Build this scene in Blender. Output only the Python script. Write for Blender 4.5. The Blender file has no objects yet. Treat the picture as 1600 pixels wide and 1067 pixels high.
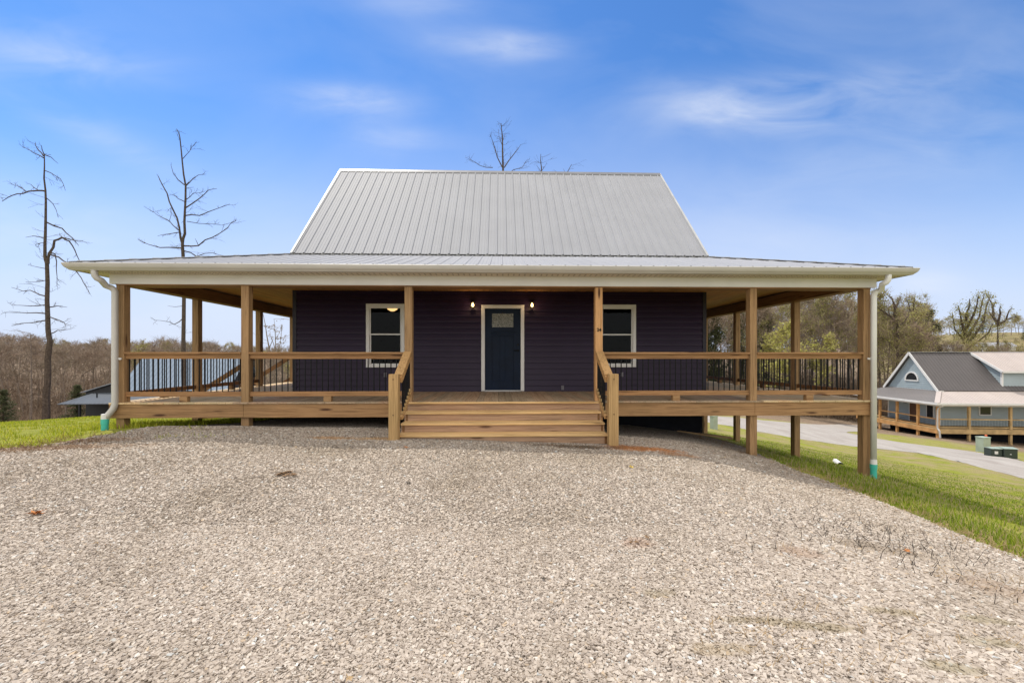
import bpy, bmesh, math, random
import numpy as np
from mathutils import Vector, Matrix
R = math.radians
random.seed(7); rng = np.random.default_rng(7)
scn = bpy.context.scene
col = scn.collection

# ------------------------------------------------------------------ camera
CX, CE, CD, YAW, FPX, HY = -0.0629, 0.8406, 7.8905, 0.0291, 649.66, 557.7
cam = bpy.data.cameras.new('camera'); camo = bpy.data.objects.new('camera', cam); col.objects.link(camo)
camo.location = (CX, -CD, CE); camo.rotation_euler = (R(90), 0, -YAW)
cam.sensor_width = 36; cam.lens = FPX/1600*36; cam.shift_y = (HY-533.5)/1600
cam.clip_start = .05; cam.clip_end = 3000
scn.camera = camo

# ------------------------------------------------------------------ sky and sun
SUN = Vector((-0.36, 0.36, 1.0)).normalized()
EL = math.asin(SUN.z); AZ = math.atan2(SUN.x, SUN.y)
w = bpy.data.worlds.new('World'); scn.world = w; w.use_nodes = True
nt = w.node_tree; nt.nodes.clear()
def N(nt, t, **k):
    n = nt.nodes.new(t)
    for a, v in k.items():
        if a == 'i':
            for kk, vv in v.items(): n.inputs[kk].default_value = vv
        else: setattr(n, a, v)
    return n
def M(nt, op, a, b=None, c=None, clamp=False):
    n = nt.nodes.new('ShaderNodeMath'); n.operation = op; n.use_clamp = clamp
    for i, v in enumerate((a, b, c)):
        if v is None: continue
        if isinstance(v, (int, float)): n.inputs[i].default_value = v
        else: nt.links.new(v, n.inputs[i])
    return n.outputs[0]
sky = N(nt, 'ShaderNodeTexSky', sky_type='NISHITA', sun_disc=False, sun_elevation=EL, sun_rotation=AZ,
        altitude=200, air_density=1.0, dust_density=0.15, ozone_density=2.5)
SKY_STRENGTH = 0.13
tint = N(nt, 'ShaderNodeHueSaturation', i={'Saturation': 1.12, 'Value': 1.0})
nt.links.new(sky.outputs[0], tint.inputs['Color'])
tc = N(nt, 'ShaderNodeTexCoord'); sx = N(nt, 'ShaderNodeSeparateXYZ'); nt.links.new(tc.outputs['Generated'], sx.inputs[0])
dy = M(nt, 'MAXIMUM', sx.outputs[1], 0.05)
A = M(nt, 'DIVIDE', sx.outputs[0], dy); B = M(nt, 'DIVIDE', sx.outputs[2], dy)
cv = N(nt, 'ShaderNodeCombineXYZ'); nt.links.new(A, cv.inputs[0]); nt.links.new(B, cv.inputs[1])
def skynoise(sxv, syv, scale, det, rot=0, dist=0.6, off=0):
    mp = N(nt, 'ShaderNodeMapping', i={'Scale': (sxv, syv, 1), 'Rotation': (0, 0, rot), 'Location': (off, off, 0)})
    nt.links.new(cv.outputs[0], mp.inputs[0])
    n = N(nt, 'ShaderNodeTexNoise', i={'Scale': scale, 'Detail': det, 'Roughness': .55, 'Distortion': dist})
    nt.links.new(mp.outputs[0], n.inputs['Vector']); return n.outputs['Fac']
wis = skynoise(1, 3.2, 3.0, 8, rot=.1)
wis2 = skynoise(1, 1.7, 1.3, 5, rot=-.35, off=4)
# wisps: (px, py, half width, half height, tilt, strength) as directions on the sky
total = None
for px, py, hw, hh, tl, st in [(775, 70, 95, 22, 0, .75), (545, 163, 95, 26, .05, .65), (1240, 150, 200, 42, -.1, .75), (1150, 165, 110, 30, .2, .5),
                               (110, 100, 150, 45, .1, .55), (620, 220, 70, 20, .05, .5), (130, 200, 200, 26, .45, .35), (660, 12, 90, 16, 0, .35), (1460, 448, 62, 26, 0, .95),
                               (1420, 235, 330, 60, -.15, .28), (60, 360, 210, 60, .1, .45), (1200, 380, 300, 60, -.1, .3), (250, 480, 300, 60, 0, .35), (1560, 110, 160, 80, -.3, .2)]:
    a0 = (px-800)/FPX + YAW; b0 = (HY-py)/FPX
    ct, sn = math.cos(tl), math.sin(tl)
    da = M(nt, 'SUBTRACT', A, a0); db = M(nt, 'SUBTRACT', B, b0)
    u = M(nt, 'DIVIDE', M(nt, 'SUBTRACT', M(nt, 'MULTIPLY', da, ct), M(nt, 'MULTIPLY', db, sn)), hw/FPX)
    v = M(nt, 'DIVIDE', M(nt, 'ADD', M(nt, 'MULTIPLY', da, sn), M(nt, 'MULTIPLY', db, ct)), hh/FPX)
    d2 = M(nt, 'ADD', M(nt, 'MULTIPLY', u, u), M(nt, 'MULTIPLY', v, v))
    g = M(nt, 'MULTIPLY', M(nt, 'POWER', 2.718, M(nt, 'MULTIPLY', d2, -1.0)), st)
    total = g if total is None else M(nt, 'ADD', total, g)
wr = N(nt, 'ShaderNodeMapRange', i={'From Min': .3, 'From Max': .72, 'To Min': .1, 'To Max': 1.0}); nt.links.new(wis, wr.inputs[0])
f1 = M(nt, 'MULTIPLY', total, wr.outputs[0])
wr2 = N(nt, 'ShaderNodeMapRange', i={'From Min': .45, 'From Max': .8, 'To Min': 0, 'To Max': .20}); nt.links.new(wis2, wr2.inputs[0])
fac = M(nt, 'ADD', f1, wr2.outputs[0], clamp=True)
fac = M(nt, 'MULTIPLY', fac, 0.85)
# pale air low over the hills
low = N(nt, 'ShaderNodeMapRange', interpolation_type='SMOOTHSTEP', i={'From Min': -.02, 'From Max': .68, 'To Min': .97, 'To Max': 0}); nt.links.new(B, low.inputs[0])
mix = N(nt, 'ShaderNodeMix', data_type='RGBA'); nt.links.new(low.outputs[0], mix.inputs['Factor'])
deep = N(nt, 'ShaderNodeMix', data_type='RGBA', blend_type='MULTIPLY', i={'Factor': 1}); nt.links.new(tint.outputs[0], deep.inputs['A']); deep.inputs['B'].default_value = (.55, .755, .95, 1)
nt.links.new(deep.outputs['Result'], mix.inputs['A']); mix.inputs['B'].default_value = (3.6, 4.0, 5.05, 1)
mixk = N(nt, 'ShaderNodeMix', data_type='RGBA'); nt.links.new(fac, mixk.inputs['Factor']); nt.links.new(mix.outputs['Result'], mixk.inputs['A']); mixk.inputs['B'].default_value = (4.4, 4.7, 5.3, 1); mix = mixk
# bright fill sky added behind the camera and overhead to lift the shaded front
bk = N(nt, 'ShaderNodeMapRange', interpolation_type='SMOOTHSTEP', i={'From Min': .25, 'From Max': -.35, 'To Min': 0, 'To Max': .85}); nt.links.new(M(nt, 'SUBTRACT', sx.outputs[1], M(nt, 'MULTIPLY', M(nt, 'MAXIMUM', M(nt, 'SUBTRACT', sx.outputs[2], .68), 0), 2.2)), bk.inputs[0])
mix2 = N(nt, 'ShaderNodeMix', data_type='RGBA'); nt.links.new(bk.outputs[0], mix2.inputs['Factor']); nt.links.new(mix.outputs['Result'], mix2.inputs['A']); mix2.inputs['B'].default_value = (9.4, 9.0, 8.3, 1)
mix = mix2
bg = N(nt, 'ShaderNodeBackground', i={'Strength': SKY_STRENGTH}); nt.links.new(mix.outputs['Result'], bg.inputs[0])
wo = N(nt, 'ShaderNodeOutputWorld'); nt.links.new(bg.outputs[0], wo.inputs[0])
sl = bpy.data.lights.new('sun', 'SUN'); sl.energy = 2.45; sl.angle = R(.6); sl.color = (1, .95, .86)
so = bpy.data.objects.new('sun', sl); col.objects.link(so); so.rotation_euler = (-SUN).to_track_quat('-Z', 'Y').to_euler()
scn.view_settings.view_transform = 'Standard'; scn.view_settings.look = 'None'
scn.view_settings.exposure = 0.55; scn.view_settings.gamma = 1
scn.cycles.max_bounces = 8; scn.cycles.diffuse_bounces = 5; scn.cycles.transparent_max_bounces = 16
scn.cycles.caustics_reflective = False; scn.cycles.caustics_refractive = False
scn.cycles.sample_clamp_indirect = 6
try: scn.cycles.use_denoising = True
except Exception: pass

# ------------------------------------------------------------------ placing helpers
cY, sY = math.cos(YAW), math.sin(YAW)
def at(u, v, D):
    """point in the world seen at photo pixel u,v at depth D metres"""
    xr = (u-800)/FPX*D; z = -(v-HY)/FPX*D
    return Vector((CX + cY*xr + sY*D, -CD - sY*xr + cY*D, CE + z))
def px2x(u, Y):
    q = (u-800)/FPX; return CX + (q*cY+sY)/(cY-sY*q)*(Y+CD)

# ------------------------------------------------------------------ object helpers
def tag(o, label=None, cat=None, group=None, kind=None):
    if label: o['label'] = label
    if cat: o['category'] = cat
    if group: o['group'] = group
    if kind: o['kind'] = kind
    return o
def empty(name, loc=(0, 0, 0), rz=0):
    o = bpy.data.objects.new(name, None); col.objects.link(o); o.location = loc; o.rotation_euler = (0, 0, rz)
    o.empty_display_size = .2
    return o
def link(name, me, mat, parent=None):
    o = bpy.data.objects.new(name, me); col.objects.link(o)
    for m in (mat if isinstance(mat, (list, tuple)) else [mat]): me.materials.append(m)
    if parent: o.parent = parent
    return o
class MB:
    def __init__(s): s.v = []; s.f = []; s.m = []
    def face(s, pts, mi=0):
        b = len(s.v); s.v += [tuple(p) for p in pts]; s.f.append(tuple(range(b, b+len(pts)))); s.m.append(mi)
    def box(s, x0, x1, y0, y1, z0, z1, mi=0, mat=None):
        b = len(s.v)
        P = [(x, y, z) for z in (z0, z1) for y in (y0, y1) for x in (x0, x1)]
        if mat is not None: P = [tuple(mat @ Vector(p)) for p in P]
        s.v += P
        for q in ((0, 2, 3, 1), (4, 5, 7, 6), (0, 1, 5, 4), (2, 6, 7, 3), (0, 4, 6, 2), (1, 3, 7, 5)):
            s.f.append(tuple(b+i for i in q)); s.m.append(mi)
        return s
    def prism(s, poly, axis, a0, a1, mi=0):
        """poly: 2D points in the two other axes order; extruded along axis"""
        n = len(poly); b = len(s.v)
        for a in (a0, a1):
            for p, q in poly:
                s.v.append({'x': (a, p, q), 'y': (p, a, q), 'z': (p, q, a)}[axis])
        s.f.append(tuple(b+i for i in range(n))); s.m.append(mi)
        s.f.append(tuple(b+n+i for i in reversed(range(n)))); s.m.append(mi)
        for i in range(n):
            j = (i+1) % n; s.f.append((b+i, b+n+i, b+n+j, b+j)); s.m.append(mi)
        return s
    def bar(s, p, q, w, h, mi=0, up=(0, 0, 1)):
        p, q = Vector(p), Vector(q); d = (q-p); L = d.length; d.normalize()
        sd = d.cross(Vector(up))
        if sd.length < 1e-4: sd = Vector((1, 0, 0))
        sd.normalize(); u = sd.cross(d)
        b = len(s.v)
        for e in (p, q):
            for a, c in ((-w/2, -h/2), (w/2, -h/2), (w/2, h/2), (-w/2, h/2)): s.v.append(tuple(e+sd*a+u*c))
        for k in ((0, 3, 2, 1), (4, 5, 6, 7), (0, 1, 5, 4), (1, 2, 6, 5), (2, 3, 7, 6), (3, 0, 4, 7)):
            s.f.append(tuple(b+i for i in k)); s.m.append(mi)
        return s
    def tube(s, pts, rad, n=8, caps=True, mi=0, sq=None):
        pts = [Vector(p) for p in pts]; rad = rad if isinstance(rad, (list, tuple)) else [rad]*len(pts)
        b = len(s.v); ref = None
        for i, p in enumerate(pts):
            d = (pts[min(i+1, len(pts)-1)]-pts[max(i-1, 0)]).normalized()
            if ref is None: ref = d.cross(Vector((0, 1, 0.01))).normalized() if abs(d.y) < .9 else d.cross(Vector((1, 0, 0))).normalized()
            ref = (ref - d*ref.dot(d)).normalized(); o2 = d.cross(ref)
            for k in range(n):
                if sq:   # rectangular section with rounded corners
                    a = 2*math.pi*k/n; ca, sa = math.cos(a), math.sin(a)
                    m = max(abs(ca), abs(sa)); r = .82/m + .18
                    s.v.append(tuple(p+ref*(ca*r*sq[0])+o2*(sa*r*sq[1])))
                else:
                    a = 2*math.pi*k/n; s.v.append(tuple(p+(ref*math.cos(a)+o2*math.sin(a))*rad[i]))
        for i in range(len(pts)-1):
            for k in range(n):
                k2 = (k+1) % n; s.f.append((b+i*n+k, b+i*n+k2, b+(i+1)*n+k2, b+(i+1)*n+k)); s.m.append(mi)
        if caps:
            s.f.append(tuple(b+k for k in reversed(range(n)))); s.m.append(mi)
            s.f.append(tuple(b+(len(pts)-1)*n+k for k in range(n))); s.m.append(mi)
        return s
    def build(s, name, mat, parent=None, bevel=0, smooth=False):
        me = bpy.data.meshes.new(name); me.from_pydata(s.v, [], s.f)
        o = link(name, me, mat, parent)
        me.polygons.foreach_set('material_index', s.m)
        bm = bmesh.new(); bm.from_mesh(me); bmesh.ops.recalc_face_normals(bm, faces=bm.faces); bm.to_mesh(me); bm.free()
        if smooth: me.polygons.foreach_set('use_smooth', [True]*len(me.polygons))
        if bevel:
            b = o.modifiers.new('b', 'BEVEL'); b.width = bevel; b.segments = 1; b.limit_method = 'ANGLE'
        return o
def np_mesh(name, V, F, mat, parent=None, smooth=False, mi=None):
    """V (n,3), F (m,k) all same k"""
    me = bpy.data.meshes.new(name); n, k = F.shape
    me.vertices.add(len(V)); me.vertices.foreach_set('co', V.astype(np.float32).ravel())
    me.loops.add(n*k); me.loops.foreach_set('vertex_index', F.astype(np.int32).ravel())
    me.polygons.add(n); me.polygons.foreach_set('loop_start', np.arange(0, n*k, k, dtype=np.int32)); me.polygons.foreach_set('loop_total', np.full(n, k, dtype=np.int32))
    me.update(calc_edges=True)
    if mi is not None: me.polygons.foreach_set('material_index', mi.astype(np.int32))
    me.polygons.foreach_set('use_smooth', [smooth]*n)
    return link(name, me, mat, parent)

# ------------------------------------------------------------------ materials
def mat_base(name, rough=.6, spec=.4, metal=0):
    m = bpy.data.materials.new(name); m.use_nodes = True; nt = m.node_tree; b = nt.nodes['Principled BSDF']
    b.inputs['Roughness'].default_value = rough; b.inputs['Specular IOR Level'].default_value = spec; b.inputs['Metallic'].default_value = metal
    return m, nt, b
def ramp(nt, fac, stops):
    r = nt.nodes.new('ShaderNodeValToRGB'); e = r.color_ramp.elements
    while len(e) > 1: e.remove(e[-1])
    e[0].position = stops[0][0]; e[0].color = (*stops[0][1], 1)
    for p, c in stops[1:]:
        q = e.new(p); q.color = (*c, 1)
    nt.links.new(fac, r.inputs[0]); return r.outputs[0]
def noise(nt, scale, det=4, rough=.5, map=(1, 1, 1), dist=0, src=None, loc=(0, 0, 0)):
    if src is None: src = nt.nodes.new('ShaderNodeTexCoord').outputs['Object']
    mp = N(nt, 'ShaderNodeMapping', i={'Scale': map, 'Location': loc}); nt.links.new(src, mp.inputs[0])
    n = N(nt, 'ShaderNodeTexNoise', i={'Scale': scale, 'Detail': det, 'Roughness': rough, 'Distortion': dist}); nt.links.new(mp.outputs[0], n.inputs['Vector'])
    return n.outputs['Fac']
def mixc(nt, fac, a, b, mode='MIX'):
    m = N(nt, 'ShaderNodeMix', data_type='RGBA', blend_type=mode)
    for s, v in (('Factor', fac), ('A', a), ('B', b)):
        if isinstance(v, (int, float)): m.inputs[s].default_value = v
        elif isinstance(v, tuple): m.inputs[s].default_value = (*v, 1)
        else: nt.links.new(v, m.inputs[s])
    return m.outputs['Result']
def bump(nt, b, h, strength=.3, dist=.01):
    n = N(nt, 'ShaderNodeBump', i={'Strength': strength, 'Distance': dist}); nt.links.new(h, n.inputs['Height']); nt.links.new(n.outputs[0], b.inputs['Normal'])
def plain(name, c, rough=.5, spec=.4, var=.12, scale=3, metal=0, bmp=0):
    m, nt, b = mat_base(name, rough, spec, metal)
    f = noise(nt, scale, 5)
    d = tuple(x*(1-var) for x in c); e = tuple(min(1, x*(1+var)) for x in c)
    nt.links.new(ramp(nt, f, [(.3, d), (.7, e)]), b.inputs['Base Color'])
    if bmp: bump(nt, b, noise(nt, scale*20, 3), bmp, .002)
    return m
def wood(name, axis, dark, light, knot=.6):
    m, nt, b = mat_base(name, .7, .25)
    st = {'x': (.35, 14, 14), 'y': (14, .35, 14), 'z': (14, 14, .35)}[axis]
    geo = nt.nodes.new('ShaderNodeNewGeometry')
    tcn = nt.nodes.new('ShaderNodeTexCoord').outputs['Object']
    off = N(nt, 'ShaderNodeVectorMath', operation='MULTIPLY_ADD'); off.inputs[1].default_value = (1, 1, 1)
    cmb = nt.nodes.new('ShaderNodeCombineXYZ')
    for k in range(3): nt.links.new(M(nt, 'MULTIPLY', geo.outputs['Random Per Island'], 37.0+k*11), cmb.inputs[k])
    nt.links.new(tcn, off.inputs[0]); nt.links.new(cmb.outputs[0], off.inputs[2]); src = off.outputs[0]
    g = noise(nt, 2.6, 6, .6, st, 1.2, src)
    c = ramp(nt, g, [(.28, tuple(x*.8 for x in dark)), (.44, tuple((a+b_)/2 for a, b_ in zip(dark, light))), (.56, light), (.66, tuple(x*.78 for x in light)), (.8, tuple(x*1.05 for x in light))])
    fine = noise(nt, 9, 4, .7, tuple(x*1.6 for x in st), .3, src)
    c = mixc(nt, .35, c, ramp(nt, fine, [(.3, (.35, .3, .25)), (.6, (1, 1, 1))]), 'MULTIPLY')
    tone = noise(nt, .9, 3, .5, (1, 1, 1), 0, src)
    c = mixc(nt, .55, c, ramp(nt, tone, [(.3, (.62, .66, .62)), (.5, (.92, .92, .92)), (.7, (1.0, .95, .88))]), 'MULTIPLY')
    isl = ramp(nt, geo.outputs['Random Per Island'], [(0, (.72, .76, .78)), (.5, (1, 1, 1)), (1, (.98, .86, .80))])
    c = mixc(nt, .8, c, isl, 'MULTIPLY')
    # knots
    kst = {'x': (1.3, 7, 7), 'y': (7, 1.3, 7), 'z': (7, 7, 1.3)}[axis]
    mp = N(nt, 'ShaderNodeMapping', i={'Scale': kst}); nt.links.new(src, mp.inputs[0])
    vo = N(nt, 'ShaderNodeTexVoronoi', i={'Scale': 1.0, 'Randomness': 1.0}); nt.links.new(mp.outputs[0], vo.inputs['Vector'])
    kf = N(nt, 'ShaderNodeMapRange', i={'From Min': .09, 'From Max': .2, 'To Min': min(1, knot*1.3), 'To Max': 0}); nt.links.new(vo.outputs['Distance'], kf.inputs[0])
    c = mixc(nt, kf.outputs[0], c, (.07, .03, .015))
    nt.links.new(c, b.inputs['Base Color']); bump(nt, b, g, .25, .004)
    return m
WD, WL = (.20, .12, .06), (.50, .335, .18)
wood_x = wood('pine_along_x', 'x', WD, WL); wood_y = wood('pine_along_y', 'y', WD, WL); wood_z = wood('pine_along_z', 'z', (.19, .12, .06), (.42, .28, .145))
deck_y = wood('deck_boards', 'y', (.28, .19, .12), (.52, .39, .26), .3)
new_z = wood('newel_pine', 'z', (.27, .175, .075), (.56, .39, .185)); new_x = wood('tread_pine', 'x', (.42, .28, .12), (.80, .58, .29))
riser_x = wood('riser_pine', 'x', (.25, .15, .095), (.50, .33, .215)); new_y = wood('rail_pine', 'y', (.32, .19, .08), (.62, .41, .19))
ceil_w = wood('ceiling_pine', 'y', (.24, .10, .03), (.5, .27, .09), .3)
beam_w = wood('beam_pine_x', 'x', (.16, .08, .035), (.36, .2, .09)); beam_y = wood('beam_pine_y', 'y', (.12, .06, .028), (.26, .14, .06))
siding = plain('purple_vinyl', (.0165, .0062, .0275), .5, .35, .12, 2)
corner_m = plain('dark_corner_trim', (.02, .017, .03), .5, .35)
doorm = plain('navy_door_paint', (.002, .009, .027), .55, .2, .2)
white = plain('white_vinyl', (.68, .67, .655), .45, .4, .05, 2)
gutm = plain('cream_aluminium', (.47, .45, .42), .4, .5, .05, 2)
soff = plain('vented_soffit', (.58, .51, .42), .5, .4, .05, 2)
blackm = plain('black_metal', (.006, .006, .007), .6, .2)
teal = plain('teal_pipe', (.05, .42, .34), .4, .5)
conc = plain('dark_foundation', (.012, .013, .018), .9, .1, .2, 4)
def roofmat(name, c, rough=.55):
    m, nt, b = mat_base(name, rough, .15, 0)
    f = noise(nt, 1.2, 4, .6, (1, .25, 1)); g = noise(nt, 30, 2)
    a = ramp(nt, f, [(.3, tuple(x*.93 for x in c)), (.7, tuple(x*1.05 for x in c))])
    nt.links.new(a, b.inputs['Base Color'])
    r = N(nt, 'ShaderNodeMapRange', i={'To Min': rough-.05, 'To Max': rough+.12}); nt.links.new(f, r.inputs[0]); nt.links.new(r.outputs[0], b.inputs['Roughness'])
    bump(nt, b, noise(nt, 2.5, 2, .5, (1, .3, 1)), .06, .02)
    return m
roofm = roofmat('galvalume', (.30, .305, .33), .62)
def glassmat(name, tintc=(.9, .95, 1), refl=.08, inner=None):
    m = bpy.data.materials.new(name); m.use_nodes = True; nt = m.node_tree; nt.nodes.clear()
    tr = N(nt, 'ShaderNodeBsdfTransparent'); tr.inputs[0].default_value = (*tintc, 1)
    gl = N(nt, 'ShaderNodeBsdfGlossy', i={'Roughness': .02}); gl.inputs['Color'].default_value = (.8, .85, .9, 1)
    fr = N(nt, 'ShaderNodeFresnel', i={'IOR': 1.16}); mx = nt.nodes.new('ShaderNodeMixShader'); o = nt.nodes.new('ShaderNodeOutputMaterial')
    nt.links.new(fr.outputs[0], mx.inputs[0]); nt.links.new(tr.outputs[0], mx.inputs[1]); nt.links.new(gl.outputs[0], mx.inputs[2]); nt.links.new(mx.outputs[0], o.inputs[0])
    return m
glass = glassmat('window_glass', (.6, .6, .6))
farglass = plain('dark_window_glass', (.02, .022, .026), .1, .5)
def emit(name, c, s):
    m = bpy.data.materials.new(name); m.use_nodes = True; b = m.node_tree.nodes['Principled BSDF']
    b.inputs['Base Color'].default_value = (*c, 1); b.inputs['Emission Color'].default_value = (*c, 1); b.inputs['Emission Strength'].default_value = s
    return m
bulb = emit('lit_bulb', (1, .60, .24), 2.6)
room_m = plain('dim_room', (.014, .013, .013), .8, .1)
bark = plain('grey_brown_bark', (.21, .165, .13), .9, .1, .45, 9, 0, .6)
barkd = plain('dark_bark', (.085, .065, .052), .9, .1, .4, 9)
twigm = plain('brown_twigs', (.29, .22, .165), .9, .05, .3, 2)
def leafm(name, c1, c2, sc=1.2, trans=.35):
    m, nt, b = mat_base(name, .7, .2)
    oi = nt.nodes.new('ShaderNodeObjectInfo')
    f = noise(nt, sc, 4, .6)
    c = ramp(nt, f, [(.3, c1), (.7, c2)])
    hs = N(nt, 'ShaderNodeHueSaturation'); nt.links.new(c, hs.inputs['Color'])
    mr = N(nt, 'ShaderNodeMapRange', i={'To Min': .7, 'To Max': 1.3}); nt.links.new(oi.outputs['Random'], mr.inputs[0]); nt.links.new(mr.outputs[0], hs.inputs['Value'])
    nt.links.new(hs.outputs[0], b.inputs['Base Color'])
    tl = nt.nodes.new('ShaderNodeBsdfTranslucent'); nt.links.new(hs.outputs[0], tl.inputs[0])
    mx = nt.nodes.new('ShaderNodeMixShader'); mx.inputs[0].default_value = trans
    nt.links.new(b.outputs[0], mx.inputs[1]); nt.links.new(tl.outputs[0], mx.inputs[2]); nt.links.new(mx.outputs[0], nt.nodes['Material Output'].inputs[0])
    return m
bud = leafm('budding_leaves', (.28, .27, .09), (.46, .42, .16)); limeleaf = leafm('lime_leaves', (.36, .36, .09), (.54, .50, .16))
pinel = leafm('pine_needles', (.06, .07, .03), (.12, .13, .06)); brownl = leafm('brown_twig_haze', (.24, .18, .13), (.36, .28, .20)); tanl = leafm('tan_twig_haze', (.30, .24, .17), (.42, .35, .26))

# ------------------------------------------------------------------ terrain
CP = []   # control points: world x, y, z
def cp(u, v, D): p = at(u, v, D); CP.append((p.x, p.y, p.z))
def cw(x, y, z): CP.append((x, y, z))
for x, y, z in [(0, -1.1, -.61), (1.9, -1, -.66), (-3.5, -.6, -.50), (-1.8, 0, -.53), (-4.8, 0, -.45), (-7.1, 0, -.48), (-7.1, 1.95, -.72), (-7.7, -1.6, -.52), (-4, -4, -.62), (-4, -8, -.70), (0, -4, -.64), (0, -7.9, -.72), (-9, -5, -.6), (0, -12, -.85), (-8, -12, -.8),
                (2.5, -4, -.7), (3, -8, -.82), (4.7, 0, -1.06), (4.75, -2.4, -1.13), (4.8, -4.1, -1.08), (5, -8, -1.1), (3.5, 0, -.80), (7.15, 0, -1.49), (7.1, 1.95, -1.62), (7.1, 4.4, -1.72), (7.1, 6.4, -1.87), (5.0, 2.3, -1.12), (3, 2.3, -.85), (0, 2.3, -.62), (-4, 2.3, -.6),
                (9.2, -.6, -2.0), (9.4, -5, -2.05), (10, -12, -2.1), (0, 8, -1.2), (-7, 8, -1.3), (-12, -2, -.62), (-12, 4, -1.0), (-10, 10, -1.65), (-18, 2, -1.1), (-25, 6, -1.9), (-18, 12, -1.95), (-30, -4, -1.6), (-8, 16, -2.4), (-22, 20, -3.4), (-34, 14, -3.6), (0, 16, -2.8)]: cw(x, y, z)
for q in [(1600, 748, 17), (1600, 722, 21), (1540, 708, 25), (1340, 700, 24), (1340, 680, 29.5), (1462, 684, 38), (1600, 700, 36), (1370, 668, 46), (1250, 688.5, 24), (1250, 663, 36), (1150, 673, 25), (1150, 655, 34), (1108, 661.6, 30), (1108, 649, 38),
          (1200, 650, 48), (1340, 655, 52), (1100, 640, 52), (1050, 655, 30),
          (1100, 580, 85), (1340, 590, 85), (1600, 600, 80), (1200, 548, 120), (1500, 542, 125), (1640, 540, 125), (1350, 535, 170), (1640, 522, 160),
          (800, 640, 45), (800, 620, 80), (800, 565, 130), (800, 555, 190),
          (450, 665, 40), (250, 675, 40), (50, 680, 40), (-200, 670, 40), (450, 660, 62), (200, 672, 62), (-100, 672, 62), (450, 610, 100), (200, 607, 100), (-100, 600, 100), (450, 565, 150), (200, 562, 150), (-100, 555, 150), (400, 556, 200), (0, 550, 200), (-300, 640, 60)]: cp(*q)
for a in range(0, 360, 30):
    x, y = 300*math.sin(R(a)), 300*math.cos(R(a)); cw(x, y, 2 if y > 0 else -4)
for x, y, z in [(0, -60, -3), (60, -40, -6), (-60, -40, -5), (120, 20, -7)]: cw(x, y, z)
CP = np.array(CP)
def warp(P):   # compress far distances so near and far points weigh alike
    P = np.asarray(P, float); d = np.hypot(P[..., 0]-CX, P[..., 1]+CD)+1e-9
    s = np.log1p(d/6)/d*6
    return np.stack([(P[..., 0]-CX)*s, (P[..., 1]+CD)*s], -1)
def tps(P, Q):
    r = np.sqrt(((P[:, None]-Q[None])**2).sum(-1)); return np.where(r > 1e-9, r*r*np.log(r+1e-12), 0)
Q0 = warp(CP[:, :2]); n0 = len(Q0)
K = tps(Q0, Q0)+np.eye(n0)*.02; Pm = np.hstack([np.ones((n0, 1)), Q0])
Lm = np.zeros((n0+3, n0+3)); Lm[:n0, :n0] = K; Lm[:n0, n0:] = Pm; Lm[n0:, :n0] = Pm.T
Wt = np.linalg.solve(Lm, np.concatenate([CP[:, 2], np.zeros(3)]))
def tz(X, Y):
    X = np.asarray(X, float); Y = np.asarray(Y, float); sh = X.shape
    q = warp(np.stack([X.ravel(), Y.ravel()], -1)); out = np.empty(len(q))
    for i in range(0, len(q), 20000):
        s = q[i:i+20000]; out[i:i+20000] = tps(s, Q0) @ Wt[:n0] + Wt[n0] + s @ Wt[n0+1:]
    X1, Y1 = X.ravel(), Y.ravel()
    out = out + .015*np.sin(X1*1.7+.6*np.sin(Y1*1.1))*np.sin(Y1*1.9+1)
    return out.reshape(sh)
def tz1(x, y): return float(tz(np.array([x]), np.array([y]))[0])
def hit(u, v, dmax=160):
    D = np.geomspace(1.2, dmax, 700); xr = (u-800)/FPX
    X = CX+(cY*xr+sY)*D; Y = -CD+(-sY*xr+cY)*D; Z = CE-(v-HY)/FPX*D
    g = Z-tz(X, Y); k = np.argmax(g < 0)
    if k == 0: k = len(D)-1
    t = g[k-1]/(g[k-1]-g[k]+1e-9) if g[k] < 0 else 0
    return Vector((X[k-1]+(X[k]-X[k-1])*t, Y[k-1]+(Y[k]-Y[k-1])*t, 0))
def graded(c, lo, hi, s0, gfac):
    a = [c]; s = s0
    while a[-1] < hi: a.append(a[-1]+s); s = s0+gfac*abs(a[-1]-c)
    b = [c]
    while b[-1] > lo: s = s0+gfac*abs(b[-1]-c); b.append(b[-1]-s)
    return np.array(b[:0:-1]+a)
gx = graded(0, -420, 420, .3, .035); gy = graded(-3, -150, 520, .3, .03)
GX, GY = np.meshgrid(gx, gy); GZ = tz(GX, GY)
V = np.stack([GX.ravel(), GY.ravel(), GZ.ravel()], -1); nx, ny = len(gx), len(gy)
I = np.arange(nx*ny).reshape(ny, nx); F = np.stack([I[:-1, :-1], I[:-1, 1:], I[1:, 1:], I[1:, :-1]], -1).reshape(-1, 4)
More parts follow.
